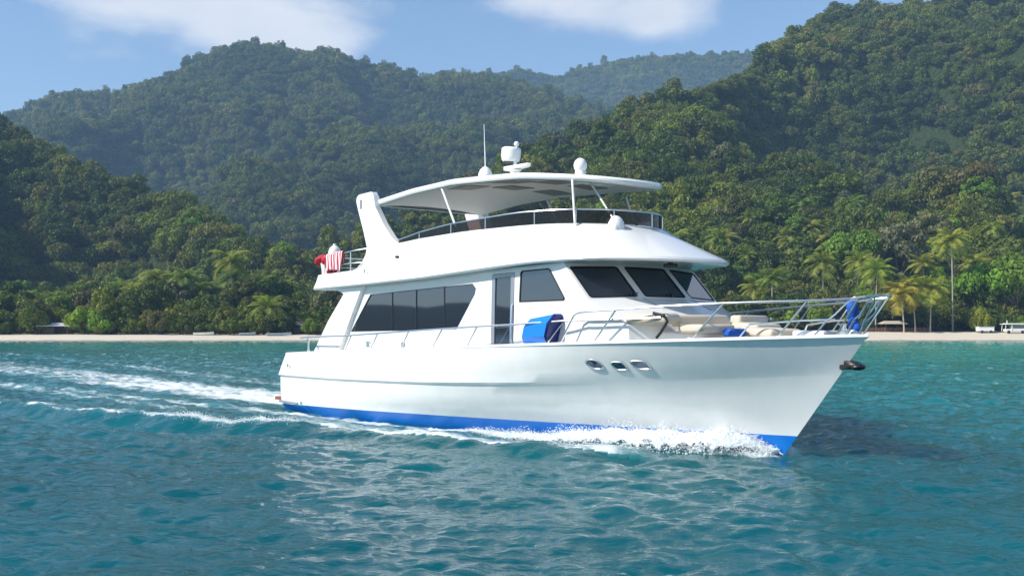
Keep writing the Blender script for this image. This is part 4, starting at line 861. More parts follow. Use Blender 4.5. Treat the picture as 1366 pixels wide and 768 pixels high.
# ---------------------------------------------------------------- vegetation
def leaf_mat(name, cols, trans=0.25, sat=0.0, rough=0.55):
    """leaf colours drawn per tree, with a little per-clump variety inside the crown"""
    m = bpy.data.materials.new(name); m.use_nodes = True; t = m.node_tree; b = t.nodes['Principled BSDF']
    oi = N(t, 'ShaderNodeObjectInfo'); rp = N(t, 'ShaderNodeValToRGB'); e = rp.color_ramp.elements
    e[0].position = 0; e[0].color = (*cols[0], 1); e[1].position = 1; e[1].color = (*cols[-1], 1)
    for i, c in enumerate(cols[1:-1]): q = e.new((i+1)/(len(cols)-1)); q.color = (*c, 1)
    t.links.new(oi.outputs['Random'], rp.inputs[0])
    at = N(t, 'ShaderNodeAttribute', attribute_name='leaf')
    mr = N(t, 'ShaderNodeMapRange'); mr.inputs[3].default_value = 0.62; mr.inputs[4].default_value = 1.45; t.links.new(at.outputs['Fac'], mr.inputs[0])
    x = N(t, 'ShaderNodeMix', data_type='RGBA', blend_type='MULTIPLY'); x.inputs[0].default_value = 1; t.links.new(rp.outputs[0], x.inputs[6]); t.links.new(mr.outputs[0], x.inputs[7])
    ln = N(t, 'ShaderNodeTexNoise'); ln.inputs['Scale'].default_value = 0.016; ln.inputs['Detail'].default_value = 3; t.links.new(oi.outputs['Location'], ln.inputs['Vector'])
    lr = N(t, 'ShaderNodeMapRange'); lr.inputs[1].default_value = 0.35; lr.inputs[2].default_value = 0.65; t.links.new(ln.outputs['Fac'], lr.inputs[0])
    lc = N(t, 'ShaderNodeMix', data_type='RGBA'); lc.inputs[6].default_value = (0.62, 0.74, 0.80, 1); lc.inputs[7].default_value = (1.40, 1.28, 1.0, 1); t.links.new(lr.outputs[0], lc.inputs[0])
    x0 = x; x = N(t, 'ShaderNodeMix', data_type='RGBA', blend_type='MULTIPLY'); x.inputs[0].default_value = 1; t.links.new(x0.outputs[2], x.inputs[6]); t.links.new(lc.outputs[2], x.inputs[7])
    t.links.new(x.outputs[2], b.inputs['Base Color']); b.inputs['Roughness'].default_value = rough; b.inputs['Specular IOR Level'].default_value = 0.25
    tr = N(t, 'ShaderNodeBsdfTranslucent'); y = N(t, 'ShaderNodeMix', data_type='RGBA', blend_type='MULTIPLY'); y.inputs[0].default_value = 1; t.links.new(x.outputs[2], y.inputs[6]); y.inputs[7].default_value = (1.5, 1.7, 0.6, 1); t.links.new(y.outputs[2], tr.inputs[0])
    ms = N(t, 'ShaderNodeMixShader'); ms.inputs[0].default_value = trans; t.links.new(b.outputs[0], ms.inputs[1]); t.links.new(tr.outputs[0], ms.inputs[2]); t.links.new(ms.outputs[0], t.nodes['Material Output'].inputs['Surface'])
    return m
TONES = {
 'dark green': leaf_mat('leaves_dark', [(0.036,0.067,0.011), (0.052,0.087,0.013), (0.070,0.098,0.017)]),
 'mid green': leaf_mat('leaves_mid', [(0.085,0.127,0.016), (0.110,0.141,0.020), (0.112,0.158,0.017)]),
 'bright green': leaf_mat('leaves_bright', [(0.100,0.198,0.013), (0.125,0.213,0.016), (0.130,0.187,0.022)]),
 'olive': leaf_mat('leaves_olive', [(0.085,0.094,0.025), (0.105,0.104,0.032), (0.100,0.088,0.036)]),
 'grey-green': leaf_mat('leaves_grey', [(0.100,0.109,0.054), (0.120,0.125,0.068), (0.100,0.114,0.050)], 0.15),
 'yellow-green': leaf_mat('leaves_yellow', [(0.170,0.187,0.014), (0.200,0.208,0.018), (0.160,0.198,0.022)]),
}
hill_leaf = leaf_mat('leaves_hill', [(0.044,0.073,0.012), (0.092,0.125,0.017), (0.058,0.092,0.014), (0.125,0.151,0.023), (0.072,0.104,0.017), (0.145,0.144,0.032), (0.098,0.131,0.017), (0.140,0.182,0.019), (0.155,0.135,0.042)])
palm_leaf = leaf_mat('palm_leaves', [(0.17,0.195,0.034), (0.20,0.21,0.042), (0.15,0.20,0.038), (0.23,0.215,0.055)], 0.3)
palm_gold = leaf_mat('palm_leaves_gold', [(0.235,0.195,0.035), (0.26,0.215,0.045), (0.22,0.20,0.035)], 0.3)
bark = mat('bark', (0.16, 0.13, 0.10), 0.9, var=0.3, scale=2)
pale_bark = mat('pale_palm_bark', (0.36, 0.32, 0.27), 0.85, var=0.25, scale=3)
def crown_arrays(kind, seed, leaves):
    g = np.random.default_rng(seed)
    if kind == 'round': rx, rz, cz, nl, lr = 4.6, 3.3, 6.2, 15, (1.5, 2.5)
    elif kind == 'spread': rx, rz, cz, nl, lr = 6.4, 1.7, 6.9, 20, (1.3, 2.1)
    elif kind == 'tall': rx, rz, cz, nl, lr = 3.3, 5.0, 7.4, 15, (1.2, 2.0)
    elif kind == 'shrub': rx, rz, cz, nl, lr = 3.6, 2.2, 2.4, 11, (1.1, 1.8)
    else: rx, rz, cz, nl, lr = 4.4, 3.6, 6.6, 22, (0.8, 1.5)           # 'open'
    C = []
    for i in range(nl):
        a = 2.399*i + g.normal()*0.4; h = -0.55 + 1.5*((i+0.5)/nl) + g.normal()*0.12; h = np.clip(h, -0.6, 0.95)
        q = math.sqrt(max(0.05, 1-min(1, h*h)))*(0.62+0.34*g.random())
        C.append((rx*q*math.cos(a), rx*q*math.sin(a), cz + rz*h*0.85, lr[0]+(lr[1]-lr[0])*g.random()))
    C = np.array(C); per = g.choice(nl, leaves, p=C[:, 3]**2/np.sum(C[:, 3]**2))
    d = g.normal(size=(leaves, 3)); d[:, 2] = d[:, 2]*0.85 + 0.25; d /= np.linalg.norm(d, axis=1)[:, None]
    rr = C[per, 3]*(0.72+0.34*g.random(leaves)); ctr = C[per, :3] + d*rr[:, None]*np.array([1, 1, 0.8])
    nrm = d + 0.55*g.normal(size=d.shape); nrm /= np.linalg.norm(nrm, axis=1)[:, None]
    t = np.cross(nrm, g.normal(size=nrm.shape)); t /= np.linalg.norm(t, axis=1)[:, None]; bt = np.cross(nrm, t)
    s = (0.30+0.34*g.random(leaves))*(0.8 if kind in ('open', 'shrub') else 1.0)*(0.66 if leaves > 2000 else 0.78 if leaves > 1000 else 1.0); s = s[:, None]
    # each clump: a bent pair of leaf blades
    V = np.stack([ctr - t*s, ctr + bt*s*0.7 + nrm*s*0.18, ctr + t*s*1.05, ctr - bt*s*0.75 + nrm*s*0.15], 1)
    val = np.clip(0.5*g.random(leaves) + 0.5*g.random(nl)[per], 0, 1)
    return V.reshape(-1, 3), np.arange(leaves*4).reshape(-1, 4), np.repeat(val, 4), C
def trunk_mb(C, kind, seed):
    g = np.random.default_rng(seed+99); mb = MB(); top = C[:, 2].mean()
    base_r = 0.30; fork = Vector((g.normal()*0.3, g.normal()*0.3, top*0.45 if kind != 'shrub' else 0.4))
    mb.tube([(0, 0, -1.2), (0.05, 0, 0.3), tuple(fork*0.6), tuple(fork)], [base_r*1.5, base_r*1.1, base_r*0.85, base_r*0.7], 7)
    for c in C[g.permutation(len(C))[:7]]:
        e = Vector(c[:3]); m_ = fork.lerp(e, 0.5) + Vector((0, 0, -0.25)); mb.tube([tuple(fork), tuple(m_), tuple(e)], [base_r*0.5, base_r*0.3, base_r*0.1], 5)
    return mb
def mesh_of(mb, name, m):
    me = bpy.data.meshes.new(name); me.from_pydata(mb.v, [], mb.f); me.materials.append(m); me.polygons.foreach_set('use_smooth', [True]*len(me.polygons)); me.update(); return me
PROTO = {}
def proto(kind, k, leaves=3400):
    key = (kind, k)
    if key not in PROTO:
        V, Q, val, C = crown_arrays(kind, 100+k*7+len(kind), leaves)
        me = np_mesh('crown', V, Q, [hill_leaf], smooth=False); attr(me, 'leaf', val)
        PROTO[key] = (me, mesh_of(trunk_mb(C, kind, k), 'trunk', bark))
    return PROTO[key]
def tree(name, kind, k, x, y, s, tone, label, group=None, rz=None, sz=None, z=None, cat='tree'):
    cm, tm = proto(kind, k)
    z = float(land(np.array([x]), np.array([y]))[0]) if z is None else z
    r = empty(name, (x, y, z), random.uniform(0, 6.28) if rz is None else rz); r.scale = (s, s, sz or s); tag(r, label, cat, group)
    c = bpy.data.objects.new('crown', cm); COL.objects.link(c); c.parent = r
    if tone: c.material_slots[0].link = 'OBJECT'; c.material_slots[0].material = TONES[tone]
    t = bpy.data.objects.new('trunk', tm); COL.objects.link(t); t.parent = r
    return r
# palms
def palm_arrays(seed, nf=19, flen=3.6, droop=1.0, wind=0.5):
    g = np.random.default_rng(seed); V = []; Q = []; val = []
    for i in range(nf):
        a = 2.399*i + g.normal()*0.2; e0 = 1.42 - 1.75*(i/nf) + g.normal()*0.12; Lf = flen*(0.8+0.3*g.random()); n = 13
        p = np.zeros(3); el_ = e0; pts = [p.copy()]; dirs = []
        for k in range(n):
            d = np.array([math.cos(a)*math.cos(el_)+0.10*wind*k/n, math.sin(a)*math.cos(el_), math.sin(el_)]); d /= np.linalg.norm(d); p = p + d*Lf/n; pts.append(p.copy()); dirs.append(d); el_ -= droop*(0.09+0.11*k/n)
        hv = 0.35+0.4*g.random()
        for k in range(n):
            d = dirs[k]; side = np.cross(d, [0, 0, 1.0]); side /= (np.linalg.norm(side)+1e-9); up = np.cross(side, d); w = Lf*0.24*math.sin(math.pi*min(1, (k+1.3)/(n+1.2)))**0.7
            for sgn in (1, -1):
                for h in (0, 0.5):
                    b0 = pts[k]*(1-h)+pts[k+1]*h; b1 = b0 + d*Lf/n*0.5
                    tip = b0 + sgn*side*w*(0.85+0.3*g.random()) + d*w*0.55 - np.array([0, 0, 1])*w*(0.30+0.4*g.random()) + up*0.05
                    o = len(V); V += [b0, b1, tip + d*0.05, tip]; Q.append((o, o+1, o+2, o+3)); val += [min(1, hv+0.35*g.random())]*4
        for k in range(n):       # midrib
            o = len(V); sd_ = np.cross(dirs[k], [0, 0, 1.0]); sd_ /= (np.linalg.norm(sd_)+1e-9); w = 0.05*(1-k/n)+0.01
            V += [pts[k]-sd_*w, pts[k]+sd_*w, pts[k+1]+sd_*w*0.8, pts[k+1]-sd_*w*0.8]; Q.append((o, o+1, o+2, o+3)); val += [0.9]*4
    return np.array(V), np.array(Q), np.array(val)
PALM = []
for k in range(5):
    V, Q, val = palm_arrays(40+k, 23+2*(k % 3), 4.3+0.3*k, 0.72+0.10*k); me = np_mesh('fronds', V, Q, [palm_leaf], smooth=False); attr(me, 'leaf', val); PALM.append(me)
def palm(x, y, h, k, label, group=None, lean=(0.0, 0.0), size=1.0, gold=False, z=None, visible_trunk=True):
    z = float(land(np.array([x]), np.array([y]))[0]) if z is None else z
    r = empty('palm_tree', (x, y, z)); tag(r, label, 'palm tree', group)
    top = Vector((lean[0], lean[1], h)); mb = MB()
    pts = [Vector((top.x*t**1.8, top.y*t**1.8, h*t - 0.4*(t == 0))) for t in (0, 0.12, 0.3, 0.5, 0.75, 1)]
    mb.tube(pts, [0.27, 0.19, 0.165, 0.155, 0.145, 0.16], 8); mb.build('trunk', pale_bark, r, angle=60)
    c = bpy.data.objects.new('fronds', PALM[k % 5]); COL.objects.link(c); c.parent = r; c.location = top; c.rotation_euler = (0, 0, random.uniform(0, 6.28)); c.scale = (size,)*3
    if gold: c.material_slots[0].link = 'OBJECT'; c.material_slots[0].material = palm_gold
    mb = MB(); 
    for j in range(6): a = j*1.05; mb.ball((0.22*math.cos(a), 0.22*math.sin(a), -0.18), 0.13, 6, 4)
    n_ = mb.build('coconuts', mat('coconut', (0.12, 0.09, 0.03), 0.6) if 'coconut' not in bpy.data.materials else bpy.data.materials['coconut'], r); n_.location = top
    return r
def at(px, Z): return ((px-CX)/F*Z, Z)
def slope_palm(px, py, k, label, h=9.5, **kw):
    '''a palm of height h on the slope where its crown shows at py'''
    Zs = np.arange(262, 900, 2.0); xs = (px-CX)/F*Zs; top = land(xs, Zs) + h - CAMH; el_ = (HOR-py)/F*Zs
    i = int(np.argmax(top >= el_)) if (top >= el_).any() else 40
    return palm(float(xs[i]), float(Zs[i]), h, k, label, **kw)
def pal(px, py_top, Z, k, label, **kw):
    """palm whose crown centre stands py_top high in the photograph at distance Z"""
    x, y = at(px, Z); z = float(land(np.array([x]), np.array([y]))[0]); h = CAMH + (HOR-py_top)/F*Z - z
    return palm(x, y, max(h, 2.0), k, label, z=z, **kw)
# palms one can tell apart
pal(1221, 385, 238, 0, 'leaning coconut palm in front of the gazebo with a white trunk', lean=(-1.2, 0), size=1.35)
pal(1206, 392, 236, 2, 'golden drooping palm beside the gazebo roof', lean=(-1.0, 0), size=1.25, gold=True)
pal(1241, 386, 237, 3, 'small coconut palm with a straight trunk, right of the leaning palm', lean=(0.3, 0), size=1.15)
pal(1271, 320, 243, 1, 'tallest slender coconut palm on the right beach with a long bare trunk', lean=(-0.3, 0), size=1.15)
pal(1276, 326, 262, 4, 'second slender palm just behind the tallest beach palm', lean=(-2.0, 0), size=1.1)
pal(1168, 362, 240, 1, 'yellowish palm standing above the bow rail', lean=(0.4, 0), size=1.2)
slope_palm(1346, 268, 3, 'sunlit palm high on the slope at the right edge of the view', lean=(0.5, 0), size=1.35)
slope_palm(1163, 235, 0, 'golden palm alone on the dark slope', gold=True, size=1.05)
slope_palm(1134, 277, 2, 'large pale palm crown rising above the bright green tree', size=1.5)
slope_palm(1071, 275, 4, 'broad palm crown on the lower right hillside', size=1.3)
pal(1110, 405, 250, 2, 'short palm half hidden behind the bow rail', size=0.8)
pal(306, 350, 250, 3, 'tall palm standing alone above the left shore trees', lean=(0.5, 0), size=1.25)
pal(358, 412, 236, 1, 'bright low palm with arching fronds on the left beach', size=1.25)
slope_palm(1044, 318, 0, 'sunlit palm with drooping fronds above the foredeck', size=1.2)
slope_palm(1080, 308, 1, 'palm leaning out of the forest right of the drooping one', size=1.2)
slope_palm(963, 325, 3, 'large palm close behind the flybridge brow', size=1.45)
pal(1008, 385, 262, 2, 'pale palm behind the windscreen', size=1.1)
slope_palm(900, 320, 4, 'palm peeping out behind the flybridge front', size=1.2)
slope_palm(1340, 212, 2, 'thin palm on the upper right slope', size=1.2)
g_ = random.Random(5)
for i in range(16):                                        # palm grove on the left
    px = 160 + 14.2*i + g_.uniform(-6, 6); pal(px, 376 + g_.uniform(-8, 14), 262 + g_.uniform(0, 22), i, 'pale palm crown in the grove behind the left beach', group='palms of the left grove', size=g_.uniform(0.85, 1.15))
for i in range(12):
    px = 985 + g_.uniform(0, 360); py = g_.uniform(285, 345); slope_palm(px, py, i, 'scattered palm rising out of the lower right forest', group='palms of the right forest', size=g_.uniform(0.8, 1.15))
pal(1030, 372, 250, 0, 'yellowish palm seen over the middle of the foredeck', size=1.15)
pal(1098, 352, 256, 3, 'yellow-green palm just left of the pulpit top', size=1.2)
pal(1140, 350, 262, 1, 'feathery palm leaning right above the pulpit', lean=(1.5, 0), size=1.2)
pal(1232, 352, 262, 0, 'yellow-green palm rising behind the small straight one', size=1.15)
pal(1300, 352, 258, 2, 'palm between the tallest palm and the wide bright tree', size=1.1)
# broadleaf trees one can tell apart
def tre(px, Z, kind, k, s, tone, label, **kw): x, y = at(px, Z); return tree(kw.pop('name', 'broadleaf_tree'), kind, k, x, y, s, tone, label, **kw)
tre(1356, 244, 'spread', 0, 1.5, 'bright green', 'wide bright green tree spreading over the right end of the beach', sz=1.95, name='spreading_tree')
tre(1318, 247, 'spread', 1, 1.3, 'bright green', 'bright green tree beside the palm with the longest trunk', sz=1.7, name='spreading_tree')
tre(1196, 283, 'open', 0, 2.0, 'grey-green', 'large grey-green tree behind the beach palms', sz=2.15)
tre(1240, 305, 'open', 1, 1.45, 'grey-green', 'grey bare-looking tree up the slope behind the tallest palm', sz=1.5)
tre(1140, 290, 'spread', 2, 1.5, 'bright green', 'bright green domed tree below the large pale palm', sz=1.9)
tre(1255, 350, 'round', 0, 1.8, 'olive', 'big brownish olive tree high on the right slope', sz=2.1)
tre(1300, 340, 'round', 1, 1.5, 'olive', 'brownish tree to the right of the big olive tree', sz=1.6)
tre(1310, 237, 'shrub', 0, 0.62, 'yellow-green', 'yellow-green shrub beside the white crate', name='shrub', cat='shrub', sz=1.0)
tre(228, 262, 'open', 2, 1.3, 'grey-green', 'grey leafless-looking tree in the left shore forest', sz=1.25)
tre(325, 244, 'open', 3, 1.25, 'olive', 'pale olive tree to the right of the tall palm')
tre(140, 232, 'shrub', 1, 1.0, 'bright green', 'bright green bush beside the long white-roofed hut', name='shrub', cat='shrub')
tre(112, 233, 'shrub', 2, 1.0, 'bright green', 'bright round bush right against the hut roof end', name='shrub', cat='shrub', sz=1.25)
tre(418, 231, 'shrub', 0, 0.7, 'bright green', 'low bright bush beside the yacht stern on the left beach', name='shrub', cat='shrub')
tre(1075, 240, 'shrub', 1, 1.35, 'bright green', 'bright green bush seen through the bow rail', name='shrub', cat='shrub', sz=1.5)
tre(440, 236, 'open', 1, 1.0, 'grey-green', 'greyish scrubby tree right behind the cockpit wing', sz=1.1)
# shrubs along the top of the beach
gs_ = random.Random(9)
for i in range(58):
    if i < 34: px = -10 + 13.6*i + gs_.uniform(-6, 6); Z = 229.5 + gs_.uniform(0, 3.5); zn = 'left'
    else: px = 1000 + 15.6*(i-34) + gs_.uniform(-6, 6); Z = 240.5 + gs_.uniform(0, 3); zn = 'right'
    if 58 < px < 98 or 388 < px < 420 or 1165 < px < 1300: continue
    tn = gs_.choice(['mid green', 'mid green', 'dark green', 'bright green', 'olive']); s = gs_.uniform(0.45, 0.85)
    tre(px, Z, 'shrub', gs_.randrange(4), s, tn, f'{tn} shrub in the thicket along the top of the {zn} beach', group=f'{tn} shrubs along the {zn} beach', name='shrub', cat='shrub', sz=s*gs_.uniform(0.9, 1.4))
# everything else on the shore and slopes: scattered by area, the nearest built one by one
def scatter():
    g = np.random.default_rng(21); X = []; Y = []; S = []; Z = 229.0
    while Z < 1985:
        sp = float(np.interp(Z, [225, 300, 500, 900, 1985], [5.2, 5.3, 5.6, 6.8, 9.2]))
        lo, hi = (-90, 1460) if Z < 680 else (-90, 1150) if Z < 1310 else (430, 1120)
        xs = np.arange((lo-CX)/F*Z, (hi-CX)/F*Z, sp); wide = 1.45*sp; xs = np.concatenate([np.arange((-560-CX)/F*Z, (lo-CX)/F*Z, wide), xs, np.arange((hi-CX)/F*Z, (max(hi, 1900)-CX)/F*Z, wide)]) if Z < 1310 else xs; xs = xs + g.uniform(-0.42, 0.42, len(xs))*sp; ys = Z + g.uniform(-0.42, 0.42, len(xs))*sp
        X.append(xs); Y.append(ys); S.append(np.full(len(xs), sp)); Z += sp*0.84
    X, Y, S = map(np.concatenate, (X, Y, S)); px = CX + F*X/Y; S = S*np.where((px < -95) | (px > 1465), 1.35, 1.0); z = land(X, Y)
    shore = np.interp(px, [-100, 300, 450, 1100, 1366], [229, 229, 232, 238.5, 239.5])
    k = (Y > shore+0.8*g.random(len(Y))) & (z > 0.9)
    clear = np.zeros(len(X), bool)
    for c0, c1, y1 in ((55, 100, 240), (1165, 1222, 246), (1298, 1400, 243), (386, 420, 237), (1222, 1300, 246)): clear |= (px > c0) & (px < c1) & (Y < y1)
    k &= ~clear
    sl_ = np.hypot(land(X+2, Y)-land(X-2, Y), land(X, Y+2)-land(X, Y-2))/4; st = (sl_ > 0.5) & k
    jx = X[st]+g.uniform(-3, 3, st.sum()); jy = Y[st]+g.uniform(-3, 3, st.sum()); X = np.concatenate([X, jx]); Y = np.concatenate([Y, jy]); S = np.concatenate([S, S[st]*0.9]); z = land(X, Y); px = CX + F*X/Y; k = np.concatenate([k, np.ones(len(jx), bool)])
    X, Y, S, px, z = X[k], Y[k], S[k], px[k], z[k]
    sc = S/5.9*(0.60 + 0.55*g.random(len(X))**1.4)*np.where((g.random(len(X)) < 0.06) & (Y < 520), 1.35, 1.0)
    low = np.interp(Y, [228, 240, 262], [0.62, 0.85, 1.0]); sc = sc*low
    # keep only what stands clear of the ground in front of it (with a margin for a step aside)
    topel = (z + 10*sc - CAMH)/Y; order = np.argsort(Y); mx = np.full(2700, -1.0); keep = np.zeros(len(X), bool)
    for i in order:
        b0 = int(px[i]+600); w = max(2, int(4*sc[i]/Y[i]*F)); seg = mx[max(0, b0-w):b0+w]
        if len(seg) == 0: continue
        if topel[i] > np.median(seg) - 0.022: keep[i] = True
        np.maximum(seg, (z[i]+6*sc[i]-CAMH)/Y[i], out=seg)
    return X[keep], Y[keep], z[keep], sc[keep], px[keep], g
TX, TY, TZ, TS, TP, tg = scatter()
KINDS = ['round', 'spread', 'tall', 'open', 'round', 'tall']
kidx = tg.integers(0, 6, len(TX)); kvar = tg.integers(0, 4, len(TX))
inframe = (TP > -15) & (TP < 1380) & (TZ + 9*TS < 260)
hid = (TP > 470) & (TP < 960) & (CAMH + (HOR-330)/F*TY > TZ + 9*TS)          # behind the yacht
rank = np.where(inframe & ~hid, TS/TY, -1); near = np.argsort(-rank)[:262]
isn = np.zeros(len(TX), bool); isn[near] = True
zone = lambda px, Y: ('on the left shore' if px < 470 else 'behind the yacht' if px < 960 else 'on the right shore') if Y < 275 else ('on the left hillside' if px < 470 else 'above the yacht' if px < 960 else 'on the right hillside')
tone_names = list(TONES)
cnt = 0
for i in near:
    u = tg.random(); tn = 'dark green' if u < 0.24 else 'mid green' if u < 0.68 else 'bright green' if u < 0.81 else 'olive' if u < 0.94 else 'grey-green'
    kd = KINDS[kidx[i]]; 
    if TY[i] < 236 and TP[i] < 470 and tg.random() < 0.6: kd = 'shrub'
    shape = {'round': 'round-crowned', 'spread': 'flat-topped', 'tall': 'tall narrow', 'open': 'open-crowned', 'shrub': 'low bushy'}[kd]
    zn = zone(TP[i], TY[i]); lb = f'{tn} {shape} tree in the forest {zn}'
    tree('broadleaf_tree', kd, int(kvar[i]), float(TX[i]), float(TY[i]), float(TS[i]), tn, lb, lb.replace(' tree ', ' trees '), sz=float(TS[i]*tg.uniform(0.85, 1.2)), z=float(TZ[i])-0.2)
# the wood on the hills as one mass
pc = bpy.data.collections.new('forest_kinds')
for ki, kd in enumerate(['round', 'spread', 'tall', 'open']):
    for k in range(4):
        V, Q, val, C = crown_arrays(kd, 300+ki*10+k, 1250)
        me = np_mesh('wood_tree', V, Q, [hill_leaf], smooth=False); attr(me, 'leaf', val)
        pc.objects.link(bpy.data.objects.new('wood_tree', me))
far = ~isn; n = int(far.sum())
me = bpy.data.meshes.new('hillside_wood'); me.vertices.add(n); me.vertices.foreach_set('co', np.stack([TX[far], TY[far], TZ[far]-2.3*TS[far]], -1).astype(np.float32).ravel()); me.update()
attr(me, 'tree_size', TS[far]*1.16); attr(me, 'tree_turn', tg.random(n)*6.283); attr(me, 'tree_tall', tg.uniform(0.85, 1.35, n))
ia = me.attributes.new('tree_kind', 'INT', 'POINT'); ia.data.foreach_set('value', tg.integers(0, 16, n).astype(np.int32))
wood = bpy.data.objects.new('hillside_wood', me); COL.objects.link(wood); tag(wood, 'dense tropical wood covering the hills behind the bay', 'wood', kind='stuff')
ng = bpy.data.node_groups.new('wood_nodes', 'GeometryNodeTree'); ng.interface.new_socket('Geometry', in_out='INPUT', socket_type='NodeSocketGeometry'); ng.interface.new_socket('Geometry', in_out='OUTPUT', socket_type='NodeSocketGeometry')
gi = ng.nodes.new('NodeGroupInput'); go = ng.nodes.new('NodeGroupOutput'); ip = ng.nodes.new('GeometryNodeInstanceOnPoints'); ci = ng.nodes.new('GeometryNodeCollectionInfo')
ci.inputs['Collection'].default_value = pc; ci.inputs['Separate Children'].default_value = True; ci.inputs['Reset Children'].default_value = True
def na_(nm, ty): q = ng.nodes.new('GeometryNodeInputNamedAttribute'); q.data_type = ty; q.inputs['Name'].default_value = nm; return q.outputs['Attribute']
cx1 = ng.nodes.new('ShaderNodeCombineXYZ'); ng.links.new(na_('tree_turn', 'FLOAT'), cx1.inputs['Z'])
cx2 = ng.nodes.new('ShaderNodeCombineXYZ'); sz_ = na_('tree_size', 'FLOAT'); ml = ng.nodes.new('ShaderNodeMath'); ml.operation = 'MULTIPLY'; ng.links.new(sz_, ml.inputs[0]); ng.links.new(na_('tree_tall', 'FLOAT'), ml.inputs[1])
ng.links.new(sz_, cx2.inputs['X']); ng.links.new(sz_, cx2.inputs['Y']); ng.links.new(ml.outputs[0], cx2.inputs['Z'])
ng.links.new(gi.outputs[0], ip.inputs['Points']); ng.links.new(ci.outputs[0], ip.inputs['Instance']); ip.inputs['Pick Instance'].default_value = True; ng.links.new(na_('tree_kind', 'INT'), ip.inputs['Instance Index'])
er = ng.nodes.new('FunctionNodeEulerToRotation'); ng.links.new(cx1.outputs[0], er.inputs[0]); ng.links.new(er.outputs[0], ip.inputs['Rotation']); ng.links.new(cx2.outputs[0], ip.inputs['Scale']); ng.links.new(ip.outputs[0], go.inputs[0])
wm = wood.modifiers.new('wood', 'NODES'); wm.node_group = ng
print('trees', len(TX), 'individual', len(near), 'nearest rest', TY[far].min())

# ---------------------------------------------------------------- things on the beach
def gz(px, Z): x, y = at(px, Z); return x, y, float(land(np.array([x]), np.array([y]))[0])
thatch = mat('weathered_thatch', (0.42, 0.36, 0.29), 0.95, var=0.3, scale=3, bump=0.5, bscale=6)
wood_m = mat('dark_timber', (0.10, 0.065, 0.045), 0.8, var=0.3, scale=4)
tin = mat('pale_tin_roof', (0.50, 0.51, 0.55), 0.5, var=0.1, scale=1)
dark_tin = mat('dark_tin_roof', (0.085, 0.080, 0.095), 0.6, var=0.2, scale=1)
def hut(name, px, Z, w, d, hw, hr, roof_m, label, wall_m=None, over=0.5, flat=False, cat='hut'):
    x, y, z = gz(px, Z); r = empty(name, (x, y, z-0.05)); tag(r, label, cat)
    for sx in (-1, 1):
        for sy in (-1, 1): MB().box((sx*(w/2-0.15), sy*(d/2-0.15), hw/2), (0.16, 0.16, hw)).build('post', wood_m, r)
    mb = MB(); a, b = w/2+over, d/2+over
    if flat: mb.add([(-a, -b, hw), (a, -b, hw), (a, b, hw+hr), (-a, b, hw+hr), (-a, -b, hw+0.12), (a, -b, hw+0.12), (a, b, hw+hr+0.12), (-a, b, hw+hr+0.12)], [(0,1,2,3),(4,5,6,7),(0,1,5,4),(1,2,6,5),(2,3,7,6),(3,0,4,7)])
    else: mb.add([(-a, -b, hw), (a, -b, hw), (a, b, hw), (-a, b, hw), (-a*0.62, 0, hw+hr), (a*0.62, 0, hw+hr)], [(0,1,5,4), (1,2,5), (2,3,4,5), (3,0,4), (0,1,2,3)])
    mb.build('roof', roof_m, r, angle=20)
    if wall_m: MB().box((0, d/2-0.3, hw*0.5), (w-0.3, 0.1, hw)).box((-w*0.25, d*0.1, hw*0.45), (w*0.4, d*0.7, hw*0.9)).build('wall', wall_m, r)
    return r
hut('beach_gazebo', 1190, 239, 4.4, 3.2, 1.9, 0.75, thatch, 'small open gazebo with a weathered grey roof behind the bow', over=0.8, cat='gazebo')
x, y, z = gz(1190, 238.3); hd = MB()
for i in range(60): hd.box((-9+18*i/59, random.uniform(-0.2, 0.2), 0.55), (0.30, 0.12, 1.1+random.uniform(-0.25, 0.2)), Matrix.Rotation(random.uniform(-0.12, 0.12), 3, 'Y'))
hd.box((0, 0, 0.5), (18, 0.1, 0.12)); o = hd.build('brushwood_fence', mat('brushwood', (0.15, 0.075, 0.05), 0.9, var=0.4, scale=3), loc=(x, y, z-0.1)); tag(o, 'low reddish-brown brushwood fence below the gazebo', 'fence')
hut('beach_hut', 76, 233, 6.6, 3.6, 1.9, 0.7, tin, 'long low hut with a pale tin roof among the left shore trees', wall_m=wood_m, flat=True)
hut('beach_hut', 148, 236, 2.4, 2.4, 3.9, 0.3, tin, 'little hut half hidden in the bushes right of the long one', wall_m=wood_m, flat=True)
hut('beach_hut', 404, 235, 4.2, 3.5, 2.0, 1.1, dark_tin, 'dark-roofed hut in the shade left of the yacht cockpit', wall_m=wood_m)
# white crate, canopied beach cart
x, y, z = gz(1314, 234); r = empty('white_crate', (x, y, z)); tag(r, 'boxy white trailer parked on the sand beside the yellow-green shrub', 'trailer')
MB().box((0, 0, 0.95), (3.6, 1.6, 1.0)).build('box_body', white_mat, r, bevel=0.05); MB().box((0, -0.02, 1.48), (3.75, 1.75, 0.08)).build('box_lid', tin, r)
for sx in (-1, 1): MB().lathe([(0.32, -0.09), (0.35, 0), (0.32, 0.09)], (sx*1.0, -0.72, 0.33), 14, Matrix.Rotation(R(90), 3, 'X')).build('wheel', rubber, r)
MB().tube([(1.8, 0, 0.5), (2.7, 0, 0.42)], 0.05).build('drawbar', alu, r)
x, y, z = gz(1352, 232.5); r = empty('beach_cart', (x, y, z)); tag(r, 'white-canopied beach buggy at the right end of the sand', 'buggy')
MB().box((0, 0, 2.15), (5.4, 2.2, 0.14)).box((0.2, 0, 2.27), (4.6, 1.9, 0.12)).tube([(-1.5, 0, 2.3), (-1.5, 0, 3.0)], 0.10).build('canopy', white_mat, r, bevel=0.05)
